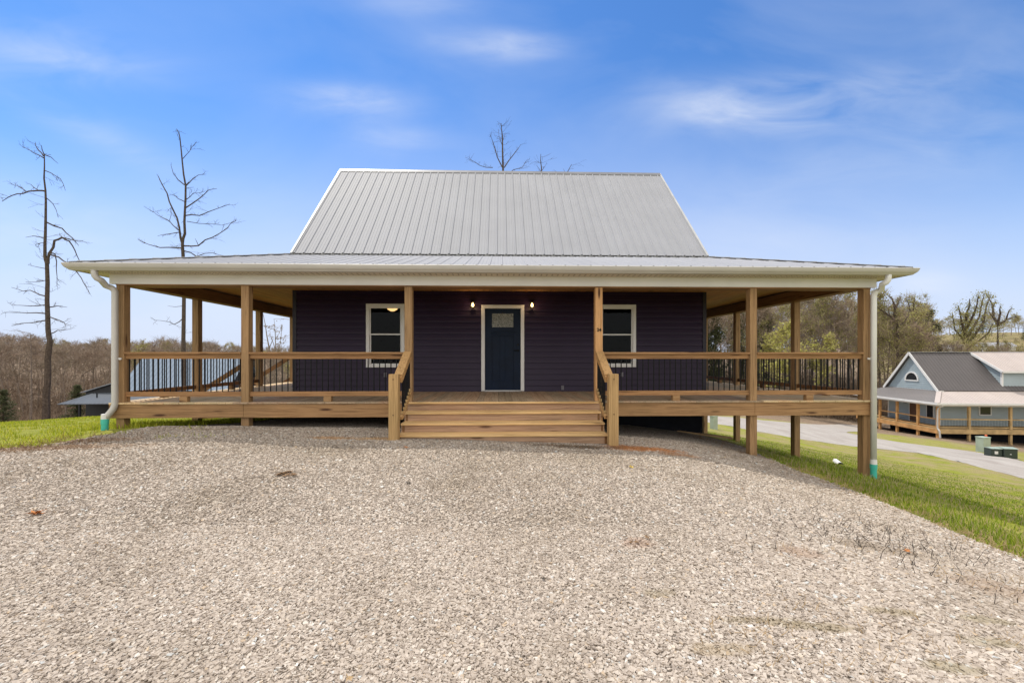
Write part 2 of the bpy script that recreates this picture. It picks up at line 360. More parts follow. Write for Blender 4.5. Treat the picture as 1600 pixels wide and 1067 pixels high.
def ground_mat():
    m, nt, b = mat_base('meadow_ground', .95, .1)
    at_ = nt.nodes.new('ShaderNodeAttribute'); at_.attribute_name = 'litter'
    mid = noise(nt, 1.5, 8, .75, loc=(9, 3, 0)); fine = noise(nt, 26, 5, .7); blades = noise(nt, 60, 3, .7, (1, .5, 1))
    g = ramp(nt, mid, [(.28, (.14, .17, .02)), (.5, (.26, .28, .035)), (.72, (.38, .36, .08))])
    dry = ramp(nt, fine, [(.3, (.22, .17, .08)), (.7, (.44, .37, .2))])
    a2 = nt.nodes.new('ShaderNodeAttribute'); a2.attribute_name = 'dry'
    patch = N(nt, 'ShaderNodeMapRange', i={'From Min': .40, 'From Max': .60}); nt.links.new(noise(nt, .8, 6, .7, loc=(3, 7, 0)), patch.inputs[0])
    c = mixc(nt, M(nt, 'MULTIPLY', patch.outputs[0], a2.outputs['Fac']), g, dry)
    c = mixc(nt, .55, c, ramp(nt, blades, [(.3, (.45, .5, .4)), (.65, (1.15, 1.12, 1.0))]), 'MULTIPLY')
    lit = ramp(nt, noise(nt, 3, 6, .7), [(.3, (.14, .10, .07)), (.7, (.32, .24, .17))])
    c = mixc(nt, at_.outputs['Fac'], c, lit)
    nt.links.new(c, b.inputs['Base Color']); bump(nt, b, blades, .7, .04)
    return m
gm = ground_mat()
ground = np_mesh('ground', V, F, gm, smooth=True); tag(ground, kind='structure')
dist = np.hypot(V[:, 0]-CX, V[:, 1]+CD); th = np.degrees(np.arctan2(V[:, 0]-CX, V[:, 1]+CD))
# leaf litter under the woods: left beyond the lawn crest, right beyond the road
lt = np.clip((dist-np.where(th < 0, 31, 48))/4, 0, 1)*(np.abs(th) < 75)
lt = np.where((th > 43) & (dist > 88), 0.6, lt)
dr = np.clip((V[:, 0]-5.5)/2, 0, 1)
for nm, arr in (('litter', lt), ('dry', np.maximum(dr, .25))):
    a = ground.data.attributes.new(nm, 'FLOAT', 'POINT'); a.data.foreach_set('value', arr.astype(np.float32))

def sheet(name, mat, left, right, nseg=60, ncol=24, lift=.012, rough=0, seed=1):
    """ribbon between two world polylines, draped on the ground"""
    def rs(pl, n):
        pl = np.array([(p[0], p[1]) for p in pl]); d = np.r_[0, np.cumsum(np.hypot(*np.diff(pl, axis=0).T))]; t = np.linspace(0, d[-1], n)
        return np.stack([np.interp(t, d, pl[:, 0]), np.interp(t, d, pl[:, 1])], -1)
    L, Rr = rs(left, nseg), rs(right, nseg); r2 = np.random.default_rng(seed)
    if rough:
        for P in (L, Rr):
            P += (r2.random(P.shape)-.5)*rough
    t = np.linspace(0, 1, ncol)[None, :, None]; G = L[:, None]*(1-t)+Rr[:, None]*t
    edge = np.minimum(t, 1-t)[..., 0]; z = tz(G[..., 0], G[..., 1]) + lift*np.clip(edge*40, .35, 1)
    V = np.concatenate([G, z[..., None]], -1).reshape(-1, 3); I = np.arange(nseg*ncol).reshape(nseg, ncol)
    F = np.stack([I[:-1, :-1], I[:-1, 1:], I[1:, 1:], I[1:, :-1]], -1).reshape(-1, 4)
    o = np_mesh(name, V, F, mat, smooth=True); tag(o, kind='structure'); return o
PATCH = []
def dirt(nt, c):
    tcn = nt.nodes.new('ShaderNodeTexCoord').outputs['Object']; s_ = N(nt, 'ShaderNodeSeparateXYZ'); nt.links.new(tcn, s_.inputs[0]); nz = noise(nt, 5, 6, .75); nz2 = noise(nt, 38, 3, .6)
    for x, y, rx, ry, cc, amt in PATCH:
        d = M(nt, 'ADD', M(nt, 'POWER', M(nt, 'DIVIDE', M(nt, 'SUBTRACT', s_.outputs[0], x), rx), 2.0), M(nt, 'POWER', M(nt, 'DIVIDE', M(nt, 'SUBTRACT', s_.outputs[1], y), ry), 2.0))
        k = M(nt, 'ADD', M(nt, 'SUBTRACT', 1.0, d), M(nt, 'MULTIPLY', M(nt, 'SUBTRACT', nz, .5), 2.6))
        k = M(nt, 'ADD', k, M(nt, 'MULTIPLY', M(nt, 'SUBTRACT', nz2, .5), 1.2))
        mr = N(nt, 'ShaderNodeMapRange', i={'From Min': .1, 'From Max': .8, 'To Min': 0, 'To Max': amt}); nt.links.new(k, mr.inputs[0]); c = mixc(nt, mr.outputs[0], c, cc)
    return c
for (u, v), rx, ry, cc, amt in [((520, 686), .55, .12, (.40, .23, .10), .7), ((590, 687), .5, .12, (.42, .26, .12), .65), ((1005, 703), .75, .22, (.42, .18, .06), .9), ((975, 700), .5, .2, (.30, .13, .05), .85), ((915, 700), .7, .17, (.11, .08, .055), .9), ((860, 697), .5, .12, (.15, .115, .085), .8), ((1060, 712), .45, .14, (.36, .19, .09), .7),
                               ((994, 851), .16, .11, (.42, .27, .19), .35), ((1190, 975), .30, .05, (.24, .19, .11), .6), ((1275, 985), .28, .05, (.24, .19, .11), .6), ((1395, 962), .22, .05, (.24, .19, .11), .6), ((1130, 1020), .2, .06, (.27, .20, .11), .5), ((1480, 1050), .18, .06, (.24, .2, .11), .55), ((1550, 1010), .2, .06, (.24, .2, .11), .55), ((1030, 932), .14, .06, (.25, .2, .12), .5), ((1540, 975), .2, .05, (.24, .2, .11), .5), ((448, 744), .15, .08, (.20, .13, .08), .7), ((1120, 700), .8, .2, (.22, .17, .12), .55), ((1190, 715), .6, .2, (.20, .14, .09), .6), ((1380, 862), .5, .18, (.20, .15, .10), .5), ((1560, 925), .4, .2, (.26, .18, .12), .5), ((1250, 868), .2, .12, (.28, .18, .12), .5), ((30, 703), 2.2, .22, (.24, .15, .09), .7), ((120, 690), 1.2, .22, (.24, .15, .09), .7), ((1420, 830), .5, .2, (.3, .24, .18), .4), ((340, 672), .9, .12, (.24, .17, .11), .5)]:
    q_ = hit(u, v); PATCH.append((q_.x, q_.y, rx, ry, cc, amt))
def gravel_mat(name, tone=(1, 1, 1), sc=42):
    m, nt, b = mat_base(name, .9, .2)
    tcn = nt.nodes.new('ShaderNodeTexCoord').outputs['Object']
    nz = N(nt, 'ShaderNodeTexNoise', i={'Scale': sc*.6, 'Detail': 2}); nt.links.new(tcn, nz.inputs['Vector'])
    wv = mixc(nt, .012, tcn, nz.outputs['Color'], 'ADD')
    mp = N(nt, 'ShaderNodeMapping', i={'Scale': (1, 1, .01)}); nt.links.new(wv, mp.inputs[0])
    vo = N(nt, 'ShaderNodeTexVoronoi', i={'Scale': sc}); nt.links.new(mp.outputs[0], vo.inputs['Vector'])
    sp = nt.nodes.new('ShaderNodeSeparateColor'); nt.links.new(vo.outputs['Color'], sp.inputs[0])
    c = ramp(nt, sp.outputs[0], [(0, (.24, .205, .175)), (.3, (.37, .32, .275)), (.6, (.45, .395, .345)), (.85, (.52, .47, .415)), (1, (.64, .59, .53))])
    gap = N(nt, 'ShaderNodeMapRange', i={'From Min': .3, 'From Max': .75, 'To Min': 1, 'To Max': .38}); nt.links.new(vo.outputs['Distance'], gap.inputs[0])
    c = mixc(nt, 1, c, ramp(nt, gap.outputs[0], [(0, (0, 0, 0)), (1, (1, 1, 1))]), 'MULTIPLY')
    big = noise(nt, .8, 5, .6)
    c = mixc(nt, .7, c, ramp(nt, big, [(.3, (.84, .82, .78)), (.7, (1.05, 1.05, 1.03))]), 'MULTIPLY')
    c = mixc(nt, 1, c, (1.06, 1.03, 1.0), 'MULTIPLY'); c = dirt(nt, c)
    nt.links.new(c, b.inputs['Base Color'])
    h = M(nt, 'ADD', M(nt, 'MULTIPLY', vo.outputs['Distance'], -1), M(nt, 'MULTIPLY', sp.outputs[1], .8)); bump(nt, b, h, 1.0, .012)
    return m
gravm = gravel_mat('crushed_limestone')
Lpx = [(300, 664.5), (250, 666.5), (212, 671), (162, 680), (112, 689), (50, 699), (0, 702)]
Rpx = [(1215, 724), (1250, 738), (1300, 756), (1350, 775), (1420, 803), (1500, 838), (1600, 877)]
Lw = [hit(*p) for p in Lpx]; Rw = [hit(*p) for p in Rpx]
Lw = [Vector((-4.9, 2.9, 0)), Vector((-5.3, 1.4, 0))]+Lw+[Lw[-1]+Vector((-4, -1.2, 0)), Lw[-1]+Vector((-9, -5, 0)), Vector((-20, -12, 0)), Vector((-20, -18, 0))]
Rw = [Vector((4.9, 2.9, 0)), Vector((5.6, 1.6, 0))]+Rw+[Rw[-1]+Vector((-.1, -1.5, 0)), Vector((4.6, -8, 0)), Vector((4.8, -12, 0)), Vector((5, -18, 0))]
drive = sheet('gravel_driveway', gravm, Lw, Rw, 120, 130, .014, .10)
LB = np.array([(p.x, p.y) for p in Lw]); RB = np.array([(p.x, p.y) for p in Rw])
def edge_l(y): o = np.argsort(LB[:, 1]); return np.interp(y, LB[o, 1], LB[o, 0])
def edge_r(y): o = np.argsort(RB[:, 1]); return np.interp(y, RB[o, 1], RB[o, 0])

def road_mat():
    m, nt, b = mat_base('worn_gravel_road', .9, .15)
    f = noise(nt, 1.0, 6, .7, (1, .35, 1), .8); g = noise(nt, 14, 6, .85)
    c = ramp(nt, f, [(.3, (.30, .265, .235)), (.55, (.38, .345, .31)), (.75, (.44, .41, .37))])
    c = mixc(nt, .5, c, ramp(nt, g, [(.35, (.7, .7, .7)), (.65, (1.15, 1.15, 1.15))]), 'MULTIPLY')
    nt.links.new(c, b.inputs['Base Color']); bump(nt, b, g, .5, .02)
    return m
roadm = road_mat()
near = [hit(*p) for p in [(1640, 759), (1600, 748), (1500, 722), (1430, 707), (1340, 698), (1250, 686), (1181, 674), (1108, 660), (1060, 655)]]
far = [hit(*p) for p in [(1640, 728), (1600, 721), (1524, 706), (1430, 694), (1368, 685), (1316, 675), (1250, 662), (1181, 655.5), (1108, 649.5), (1060, 646)]]
near = [near[0]+(near[0]-near[1])*6]+near; far = [far[0]+(far[0]-far[1])*8]+far
sheet('road', roadm, near, far, 120, 14, .03, .12, 3)
b1 = [hit(*p) for p in [(1250, 665), (1316, 677), (1330, 674.5), (1370, 672.5)]]; b2 = [hit(*p) for p in [(1250, 661.5), (1316, 662.5), (1340, 664), (1370, 666.5)]]
sheet('driveway_branch', roadm, b1, b2, 30, 10, .036, .1, 4)

# ------------------------------------------------------------------ loose stones, one object nobody could count
def stones(n, dmin, dmax, smin, smax):
    D = np.sqrt(rng.random(n)*(dmax**2-dmin**2)+dmin**2); a = (rng.random(n)*2-1)*1.75
    X = CX+(cY*a+sY)*D; Y = -CD+(-sY*a+cY)*D
    ok = (X > edge_l(Y)+.05) & (X < edge_r(Y)+.02) & (Y < 0.0) & ~((np.abs(X) < 1.9) & (Y > -1.0))
    # some spill over the driveway edge
    X, Y = X[ok], Y[ok]; n = len(X); s = (smin+(smax-smin)*rng.random(n)**2.4)*np.where((X > 1.8) & (Y < -4.6), 1.1, .8)
    base = np.array([(x, y, z) for z in (-1, 1) for y in (-1, 1) for x in (-1, 1)], float)*.5
    P = base[None]+(rng.random((n, 8, 3))-.5)*.62
    P *= (s[:, None]*np.stack([1.0+.6*rng.random(n), .75+.4*rng.random(n), .5+.35*rng.random(n)], -1))[:, None, :]
    th = rng.random(n)*6.283; ti = (rng.random((n, 2))-.5)*.55
    c, s_ = np.cos(th)[:, None], np.sin(th)[:, None]
    x, y, z = P[..., 0], P[..., 1], P[..., 2]
    z = z+x*ti[:, :1]+y*ti[:, 1:]
    x, y = c*x-s_*y, s_*x+c*y
    Z = tz(X, Y)+.016+s*.10
    V = np.stack([x+X[:, None], y+Y[:, None], z+Z[:, None]], -1).reshape(-1, 3)
    q = np.array([(0, 2, 3, 1), (4, 5, 7, 6), (0, 1, 5, 4), (2, 6, 7, 3), (0, 4, 6, 2), (1, 3, 7, 5)])
    F = (q[None]+(np.arange(n)*8)[:, None, None]).reshape(-1, 4)
    return V, F
parts = [stones(300000, .4, 3.6, .008, .021), stones(180000, 3.6, 6.0, .010, .025), stones(75000, 6.0, 8.4, .014, .03)]
Vs, Fs, o0 = [], [], 0
for v, f in parts: Vs.append(v); Fs.append(f+o0); o0 += len(v)
def stone_mat():
    m, nt, b = mat_base('limestone_chips', .85, .25)
    geo = nt.nodes.new('ShaderNodeNewGeometry')
    c = ramp(nt, geo.outputs['Random Per Island'], [(0, (.29, .25, .215)), (.15, (.385, .335, .29)), (.5, (.46, .405, .352)), (.8, (.52, .465, .41)), (.93, (.60, .555, .50)), (.955, (.50, .39, .27)), (.975, (.50, .53, .54)), (1, (.72, .69, .65))])
    c = mixc(nt, .5, c, ramp(nt, noise(nt, 50, 4, .6), [(.3, (.75, .72, .68)), (.7, (1.08, 1.08, 1.06))]), 'MULTIPLY')
    c = mixc(nt, .8, c, ramp(nt, noise(nt, .7, 6, .65), [(.32, (.76, .73, .68)), (.5, (.97, .96, .95)), (.7, (1.06, 1.06, 1.06))]), 'MULTIPLY'); c = mixc(nt, 1, c, (.96, .935, .91), 'MULTIPLY'); c = dirt(nt, c)
    nt.links.new(c, b.inputs['Base Color']); return m
st = np_mesh('gravel_stones', np.concatenate(Vs), np.concatenate(Fs), stone_mat()); tag(st, kind='stuff', label='loose crushed limestone chips covering the driveway in front of the steps', cat='gravel')

# grass blades
def blades(X, Y, h, wd, lean=.6):
    n = len(X); a = rng.random(n)*6.283; l = rng.random(n)*lean; b2 = rng.random(n)*6.283
    dx, dy = np.cos(a)*wd, np.sin(a)*wd; lx, ly = np.cos(b2)*l*h, np.sin(b2)*l*h; Z = tz(X, Y)-.005
    P = np.empty((n, 5, 3))
    P[:, 0] = np.stack([X-dx, Y-dy, Z], -1); P[:, 1] = np.stack([X+dx, Y+dy, Z], -1)
    P[:, 2] = np.stack([X+dx*.7+lx*.35, Y+dy*.7+ly*.35, Z+h*.55], -1); P[:, 3] = np.stack([X-dx*.7+lx*.35, Y-dy*.7+ly*.35, Z+h*.55], -1)
    P[:, 4] = np.stack([X+lx, Y+ly, Z+h*(1-.3*l)], -1)
    q = np.array([(0, 1, 2), (0, 2, 3), (3, 2, 4)])
    return P.reshape(-1, 3), (q[None]+(np.arange(n)*5)[:, None, None]).reshape(-1, 3)
def grass_mat(name, stops):
    m, nt, b = mat_base(name, .6, .2)
    geo = nt.nodes.new('ShaderNodeNewGeometry')
    c = ramp(nt, geo.outputs['Random Per Island'], stops)
    c = mixc(nt, .6, c, ramp(nt, noise(nt, .9, 5, .6), [(.3, (.7, .78, .7)), (.7, (1.15, 1.1, .95))]), 'MULTIPLY')
    nt.links.new(c, b.inputs['Base Color'])
    tl = nt.nodes.new('ShaderNodeBsdfTranslucent'); nt.links.new(c, tl.inputs[0]); mx = nt.nodes.new('ShaderNodeMixShader'); mx.inputs[0].default_value = .35
    nt.links.new(b.outputs[0], mx.inputs[1]); nt.links.new(tl.outputs[0], mx.inputs[2]); nt.links.new(mx.outputs[0], nt.nodes['Material Output'].inputs[0])
    return m
gl_m = grass_mat('lawn_grass', [(0, (.20, .25, .012)), (.5, (.42, .46, .03)), (.9, (.60, .56, .08)), (1, (.36, .30, .12))])
gr_m = grass_mat('slope_grass', [(0, (.13, .20, .014)), (.5, (.28, .37, .03)), (.72, (.42, .43, .07)), (.78, (.50, .42, .22)), (1, (.42, .33, .18))])
def cluster(X, Y, s, keep):   # drop blades between clumps
    f = np.sin(X*s+2.1*np.sin(Y*s*.7))*np.sin(Y*s*1.3+1.7*np.sin(X*s*.9)); return f > keep
n = 90000; X = -7.0-rng.random(n)**1.3*19; Y = -5+rng.random(n)*22
ok = (X < edge_l(Y)-.0) | (Y > .5); ok &= ~((X > -7.6) & (Y > 2.4)); X, Y = X[ok], Y[ok]
k = cluster(X, Y, 2.3, -.5); X, Y = X[k], Y[k]
v, f = blades(X, Y, .035+.055*rng.random(len(X)), .004+.004*rng.random(len(X)))
# the strip of grass by and under the left end of the deck
n = 9000; X2 = -7.9+rng.random(n)*2.6; Y2 = -.1+rng.random(n)*4; ok = X2 < edge_l(Y2)+.15; X2, Y2 = X2[ok], Y2[ok]
v2, f2 = blades(X2, Y2, .05+.1*rng.random(len(X2)), .004+.003*rng.random(len(X2)))
o = np_mesh('lawn_grass', np.concatenate([v, v2]), np.concatenate([f, f2+len(v)]), gl_m); tag(o, kind='stuff', label='sunlit lawn grass growing left of the porch', cat='grass')
n = 120000; Y = -7.5+rng.random(n)**1.0*16; X = edge_r(Y)-.05+rng.random(n)**1.5*9
ok = ~((Y > .8) & (X < 6.3+.1*Y)); X, Y = X[ok], Y[ok]
dens = np.clip(1.05-(X-edge_r(Y))/5, .18, 1)*(.45+.55*(np.sin(X*2.3+Y*.9)*np.sin(Y*1.7-X*.6) > -.35)); k = rng.random(len(X)) < dens; k &= cluster(X, Y, 1.9, -.72); X, Y = X[k], Y[k]
hh = (.03+.085*rng.random(len(X))**1.5)*np.clip(1.25-(X-edge_r(Y))/9, .5, 1.2); hh *= np.clip((X-edge_r(Y))*1.6+.35, .35, 1)
v, f = blades(X, Y, hh, .004+.004*rng.random(len(X)))
o = np_mesh('slope_grass', v, f, gr_m); tag(o, kind='stuff', label='longer grass on the bank sloping down right of the driveway', cat='grass')
n = 50000; Y = -2+rng.random(n)*14; X = 8+rng.random(n)*12
nn = np.array([(p.x, p.y) for p in near]); oo = np.argsort(nn[:, 0]); k = Y < np.interp(X, nn[oo, 0], nn[oo, 1])-2.0; X, Y = X[k], Y[k]
v, f = blades(X, Y, (.02+.05*rng.random(len(X)))*np.clip(1.3-(X-8)/14, .3, 1), .006+.006*rng.random(len(X)))
o = np_mesh('meadow_grass', v, f, gr_m); tag(o, kind='stuff', label='patchy grass between the bank and the road', cat='grass')
#@@HOUSE
# ================================================================== THE HOUSE
P, W, HP, YB = 2.268, 4.995, 7.155, 8.0     # porch depth, half house width, half porch width, back wall
house = tag(empty('porch_house', (0, 0, 0)), 'dark purple house with a grey metal roof and a wooden wrap-around porch', 'house')
rnd = random.Random(3)
# walls ------------------------------------------------------------
def lap_wall(mb, p, q, z0, z1, nrm, course=.14, proud=.028, holes=()):
    """dutch-lap courses from p to q (2D), sloping faces between butt edges; holes: (a0,a1,z0,z1) along the wall"""
    p, q = Vector((*p, 0)), Vector((*q, 0)); L = (q-p).length; d = (q-p)/L; nr = Vector((*nrm, 0))
    cuts = sorted({0, L, *[h[0] for h in holes], *[h[1] for h in holes]}); z = z0
    zs = []
    while z < z1-1e-6: zs.append((z, min(z+course, z1))); z += course
    for a, b in zip(cuts[:-1], cuts[1:]):
        for c, e in zs:
            segs = [(c, e)]
            for h in holes:
                if h[0] < (a+b)/2 < h[1]:
                    ns = []
                    for s in segs:
                        lo, hi = s
                        if h[3] <= lo or h[2] >= hi: ns.append(s); continue
                        if lo < h[2]: ns.append((lo, h[2]))
                        if hi > h[3]: ns.append((h[3], hi))
                    segs = ns
            for lo, hi in segs:
                pass
                def pt(al, zz, off): v = p+d*al+nr*off; return (v.x, v.y, zz)
                m1 = c+.3*course
                if lo < m1 < hi:
                    mb.face([pt(a, lo, proud), pt(b, lo, proud), pt(b, m1, proud*.8), pt(a, m1, proud*.8)])
                    mb.face([pt(a, m1, proud*.8), pt(b, m1, proud*.8), pt(b, hi, .0), pt(a, hi, .0)])
                else: mb.face([pt(a, lo, proud), pt(b, lo, proud), pt(b, hi, .0), pt(a, hi, .0)])
                mb.face([pt(a, lo, .0), pt(b, lo, .0), pt(b, lo, proud), pt(a, lo, proud)])
winx = [(-3.29, -2.37), (2.36, 3.28)]; wz = (.59, 2.125); dx0, dx1, dzt = -.515, .53, 2.105
mb = MB()
hl = [(a+W, b+W, wz[0]+.04, wz[1]-.04) for a, b in [(x0+.04, x1-.04) for x0, x1 in winx]] + [(dx0+.04+W, dx1-.04+W, -.3, dzt-.03)]
lap_wall(mb, (-W, P), (W, P), 0, 2.5, (0, -1), holes=hl)
lap_wall(mb, (W, P), (W, YB), 0, 3.3, (1, 0)); lap_wall(mb, (-W, P), (-W, YB), 0, 3.3, (-1, 0)); lap_wall(mb, (-W, YB), (W, YB), 0, 3.3, (0, 1))
for s in (-1, 1):      # gable triangles in courses
    z = 3.3; yr, zr = (P+YB)/2, 6.5
    while z < zr-.1:
        t0, t1 = (z-3.3)/(zr-3.3), (min(z+.14, zr)-3.3)/(zr-3.3)
        ya, yb = P+(yr-P)*t0, YB-(YB-yr)*t0; yc, yd = P+(yr-P)*t1, YB-(YB-yr)*t1
        mb.face([(s*(W+.02), ya, z), (s*(W+.02), yb, z), (s*W, yd, z+.14), (s*W, yc, z+.14)]); z += .14
wall = mb.build('wall', siding, house)
for s in (-1, 1):
    MB().box(s*W-.045, s*W+.045, P-.03, P+.06, 0.0, 2.5).build('corner_trim', corner_m, wall); MB().box(s*W-.04, s*W+.045, YB-.06, YB+.03, 0, 3.3).build('corner_trim', corner_m, wall)
mb = MB().box(-W+.03, W-.03, P+.04, P+.24, -2.6, -.02).box(-W+.03, W-.03, YB-.24, YB-.04, -3, -.02).box(-W+.03, -W+.23, P+.24, YB-.24, -2.8, -.02).box(W-.23, W-.03, P+.24, YB-.24, -3, -.02)
mb.build('foundation', conc, house)
# the dim room behind the glass
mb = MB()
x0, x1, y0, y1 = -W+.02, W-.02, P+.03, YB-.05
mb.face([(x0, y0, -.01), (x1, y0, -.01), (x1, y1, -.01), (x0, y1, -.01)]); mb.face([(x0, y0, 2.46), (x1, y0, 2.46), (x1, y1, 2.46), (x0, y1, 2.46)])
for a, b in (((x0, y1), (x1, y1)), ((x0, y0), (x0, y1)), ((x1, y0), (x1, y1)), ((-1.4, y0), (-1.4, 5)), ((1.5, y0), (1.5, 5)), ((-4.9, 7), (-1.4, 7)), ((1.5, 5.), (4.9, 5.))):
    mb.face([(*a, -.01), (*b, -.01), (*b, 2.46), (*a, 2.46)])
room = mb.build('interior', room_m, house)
p = at(613, 481, 13.8)
MB().tube([(p.x, p.y, 2.46), (p.x, p.y, 2.42), (p.x, p.y, 2.36)], [.17, .16, .06], 20).build('ceiling_lamp', bulb, room, smooth=True)
for i in range(2):   # white door and wall plate seen through the right window
    pass
MB().box(2.75, 2.80, 4.95, 4.99, .0, 1.6).box(2.6, 2.95, 4.93, 4.97, 1.15, 1.19).build('door_trim', white, room)
# windows
for x0, x1 in winx:
    z0, z1 = wz; t = .075; mb = MB(); ya, yb = P-.045, P+.05
    mb.box(x0, x0+t, ya, yb, z0, z1).box(x1-t, x1, ya, yb, z0, z1).box(x0+t, x1-t, ya, yb, z1-t, z1).box(x0+t, x1-t, ya-.012, yb, z0, z0+t*.8)
    wn = mb.build('window', white, house, bevel=.004)
    zm = (z0+z1)/2+.03; a, b = x0+t, x1-t; mb = MB()
    for zl, zh, y in ((zm-.015, z1-t, P+.0), (z0+t*.8, zm+.02, P+.022)):
        s = .032; mb.box(a, a+s, y-.015, y+.015, zl, zh).box(b-s, b, y-.015, y+.015, zl, zh).box(a+s, b-s, y-.015, y+.015, zh-s, zh).box(a+s, b-s, y-.015, y+.015, zl, zl+s)
    mb.build('sash', white, wn)
    MB().box(a+.03, b-.03, P-.003, P+.001, zm+.015, z1-t-.03).box(a+.03, b-.03, P+.019, P+.023, z0+t*.8+.03, zm-.012).build('pane', glass, wn)
# door
t = .085; mb = MB(); mb.box(dx0, dx0+t, P-.045, P+.04, 0.012, dzt).box(dx1-t, dx1, P-.045, P+.04, 0.012, dzt).box(dx0+t, dx1-t, P-.045, P+.04, dzt-t, dzt)
dr = mb.build('door_frame', white, house, bevel=.004)
MB().box(dx0+t, dx1-t, P-.07, P+.03, .004, .035).build('threshold', plain('threshold_metal', (.45, .45, .45), .35, .5), dr)
a, b, zb, zt = dx0+t+.003, dx1-t-.003, .036, dzt-t-.003
mb = MB(); yf, ybk = P-.012, P+.03; st_ = .13
gx0, gx1, gz0, gz1 = -.255, .265, 1.565, 1.90
mb.box(a, gx0, yf, ybk, zb, zt).box(gx1, b, yf, ybk, zb, zt).box(gx0, gx1, yf, ybk, gz1, zt).box(gx0, gx1, yf, ybk, 1.36, gz0).box(gx0, gx1, yf, ybk, zb, .26)
mb.box(gx0, -.06, yf+.012, ybk, .26, 1.36).box(.06, gx1, yf+.012, ybk, .26, 1.36).box(-.06, .06, yf, ybk, .26, 1.36)
mb.box(gx0-.03, gx1+.03, yf-.022, yf-.001, 1.44, 1.47).box(gx0-.01, gx1+.01, yf-.012, yf-.001, 1.405, 1.44)
door = mb.build('door', doorm, house, bevel=.003)
def lite():
    m, nt, b = mat_base('obscure_glass', .25, .6)
    f = noise(nt, 22, 5, .7, dist=1.5)
    nt.links.new(ramp(nt, f, [(.35, (.03, .03, .028)), (.6, (.20, .20, .17)), (.75, (.42, .42, .36))]), b.inputs['Base Color']); bump(nt, b, f, .8, .01); return m
MB().box(gx0, gx1, yf+.006, yf+.014, gz0, gz1).build('door_glass', lite(), door)
hx = b-.06; MB().tube([(hx, yf, 1.14), (hx, yf-.02, 1.14)], .028, 12).build('deadbolt', blackm, door); mb = MB(); mb.tube([(hx, yf, 1.0), (hx, yf-.05, 1.0)], .012, 8).tube([(hx, yf-.05, 1.0), (hx-.11, yf-.05, 1.0)], .010, 8).box(hx-.02, hx+.02, yf-.05, yf-.001, .98, 1.02)
mb.build('door_handle', blackm, door, smooth=False)
# wall lamps
for u in (738.7, 831.3):
    X = px2x(u, P-.1); mb = MB()
    mb.tube([(X, P, 2.13), (X, P-.025, 2.13)], .055, 14).tube([(X, P-.02, 2.13), (X, P-.085, 2.15), (X, P-.1, 2.17)], .012, 6)
    mb.tube([(X, P-.1, 2.20), (X, P-.1, 2.165), (X, P-.1, 2.155)], [.028, .05, .05], 14)
    for k in range(6):
        a_ = k*math.pi/3; mb.tube([(X+.05*math.cos(a_), P-.1+.05*math.sin(a_), 2.16), (X+.042*math.cos(a_), P-.1+.042*math.sin(a_), 2.02)], .0025, 4)
    mb.tube([(X, P-.1, 2.025), (X, P-.1, 2.018)], .044, 14)
    lm = mb.build('wall_lamp', blackm, house)
    MB().tube([(X, P-.1, 2.15), (X, P-.1, 2.125), (X, P-.1, 2.09), (X, P-.1, 2.06), (X, P-.1, 2.045)], [.012, .026, .036, .028, .008], 12).build('bulb', bulb, lm, smooth=True)
    pl = bpy.data.lights.new('lamp_light', 'POINT'); pl.energy = 2.2; pl.color = (1, .66, .34); pl.shadow_soft_size = .04
    lo = bpy.data.objects.new('lamp_light', pl); col.objects.link(lo); lo.location = (X, P-.16, 2.09); lo.parent = lm
for X, z in ((-2.83, .41), (2.93, .41), (1.47, .09)):
    MB().box(X-.035, X+.035, P-.045, P-.012, z-.055, z+.055).box(X-.022, X+.022, P-.055, P-.045, z-.04, z+.045).build('outlet_cover', plain('grey_outlet', (.16, .15, .17), .5), house, bevel=.004)

rake_m = plain('grey_rake_trim', (.42, .42, .42), .4, .5)
# metal roofs ------------------------------------------------------
def ribbed(mb, o, du, dv, nu, length, pitch=.2286, h=.02, v0=0, fn=None):
    """ribbed sheet: o origin, du unit vector across the ribs, dv unit up-slope; fn(a)->(lo,hi) limits along dv"""
    o, du, dv = Vector(o), Vector(du), Vector(dv); nn = du.cross(dv).normalized()
    if nn.z < 0: nn = -nn
    a = 0; prof = []
    k = 0
    while a < nu-1e-6:
        for da, hh in ((0, 0), (.014, h), (.034, h), (.048, 0), (.095, 0), (.10, .004), (.11, .004), (.115, 0), (.165, 0), (.17, .004), (.18, .004), (.185, 0)):
            if a+da <= nu: prof.append((a+da, hh))
        a += pitch
    prof.append((nu, 0))
    for (a0, h0), (a1, h1) in zip(prof[:-1], prof[1:]):
        l0, u0 = fn(a0) if fn else (0, length); l1, u1 = fn(a1) if fn else (0, length)
        if u0-l0 < .01 and u1-l1 < .01: continue
        mb.face([o+du*a0+dv*l0+nn*h0, o+du*a1+dv*l1+nn*h1, o+du*a1+dv*u1+nn*h1, o+du*a0+dv*u0+nn*h0])
yr, zr = 5.13, 6.63; ye, ze = P-.16, 3.30; XR = W-.03
sl_ = Vector((0, yr-ye, zr-ze)); Ls = sl_.length; dv = sl_/Ls
mb = MB()
ribbed(mb, (-XR, ye, ze), (1, 0, 0), dv, 2*XR, Ls)
ribbed(mb, (XR, 2*yr-ye, ze), (-1, 0, 0), Vector((0, -dv.y, dv.z)), 2*XR, Ls)
x = -XR+.048      # dark strips paint the shaded gaps under the panels between the ribs
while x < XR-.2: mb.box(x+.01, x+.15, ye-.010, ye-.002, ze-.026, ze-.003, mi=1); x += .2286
roof = mb.build('roof', [roofm, plain('painted_gap_shade', (.03, .03, .03), .9)], house)
mb = MB(); mb.prism([(yr-.10, zr-.10+.022), (yr, zr+.03), (yr+.10, zr-.10+.022), (yr+.10, zr-.12), (yr, zr), (yr-.10, zr-.12)], 'x', -XR-.03, XR+.03)
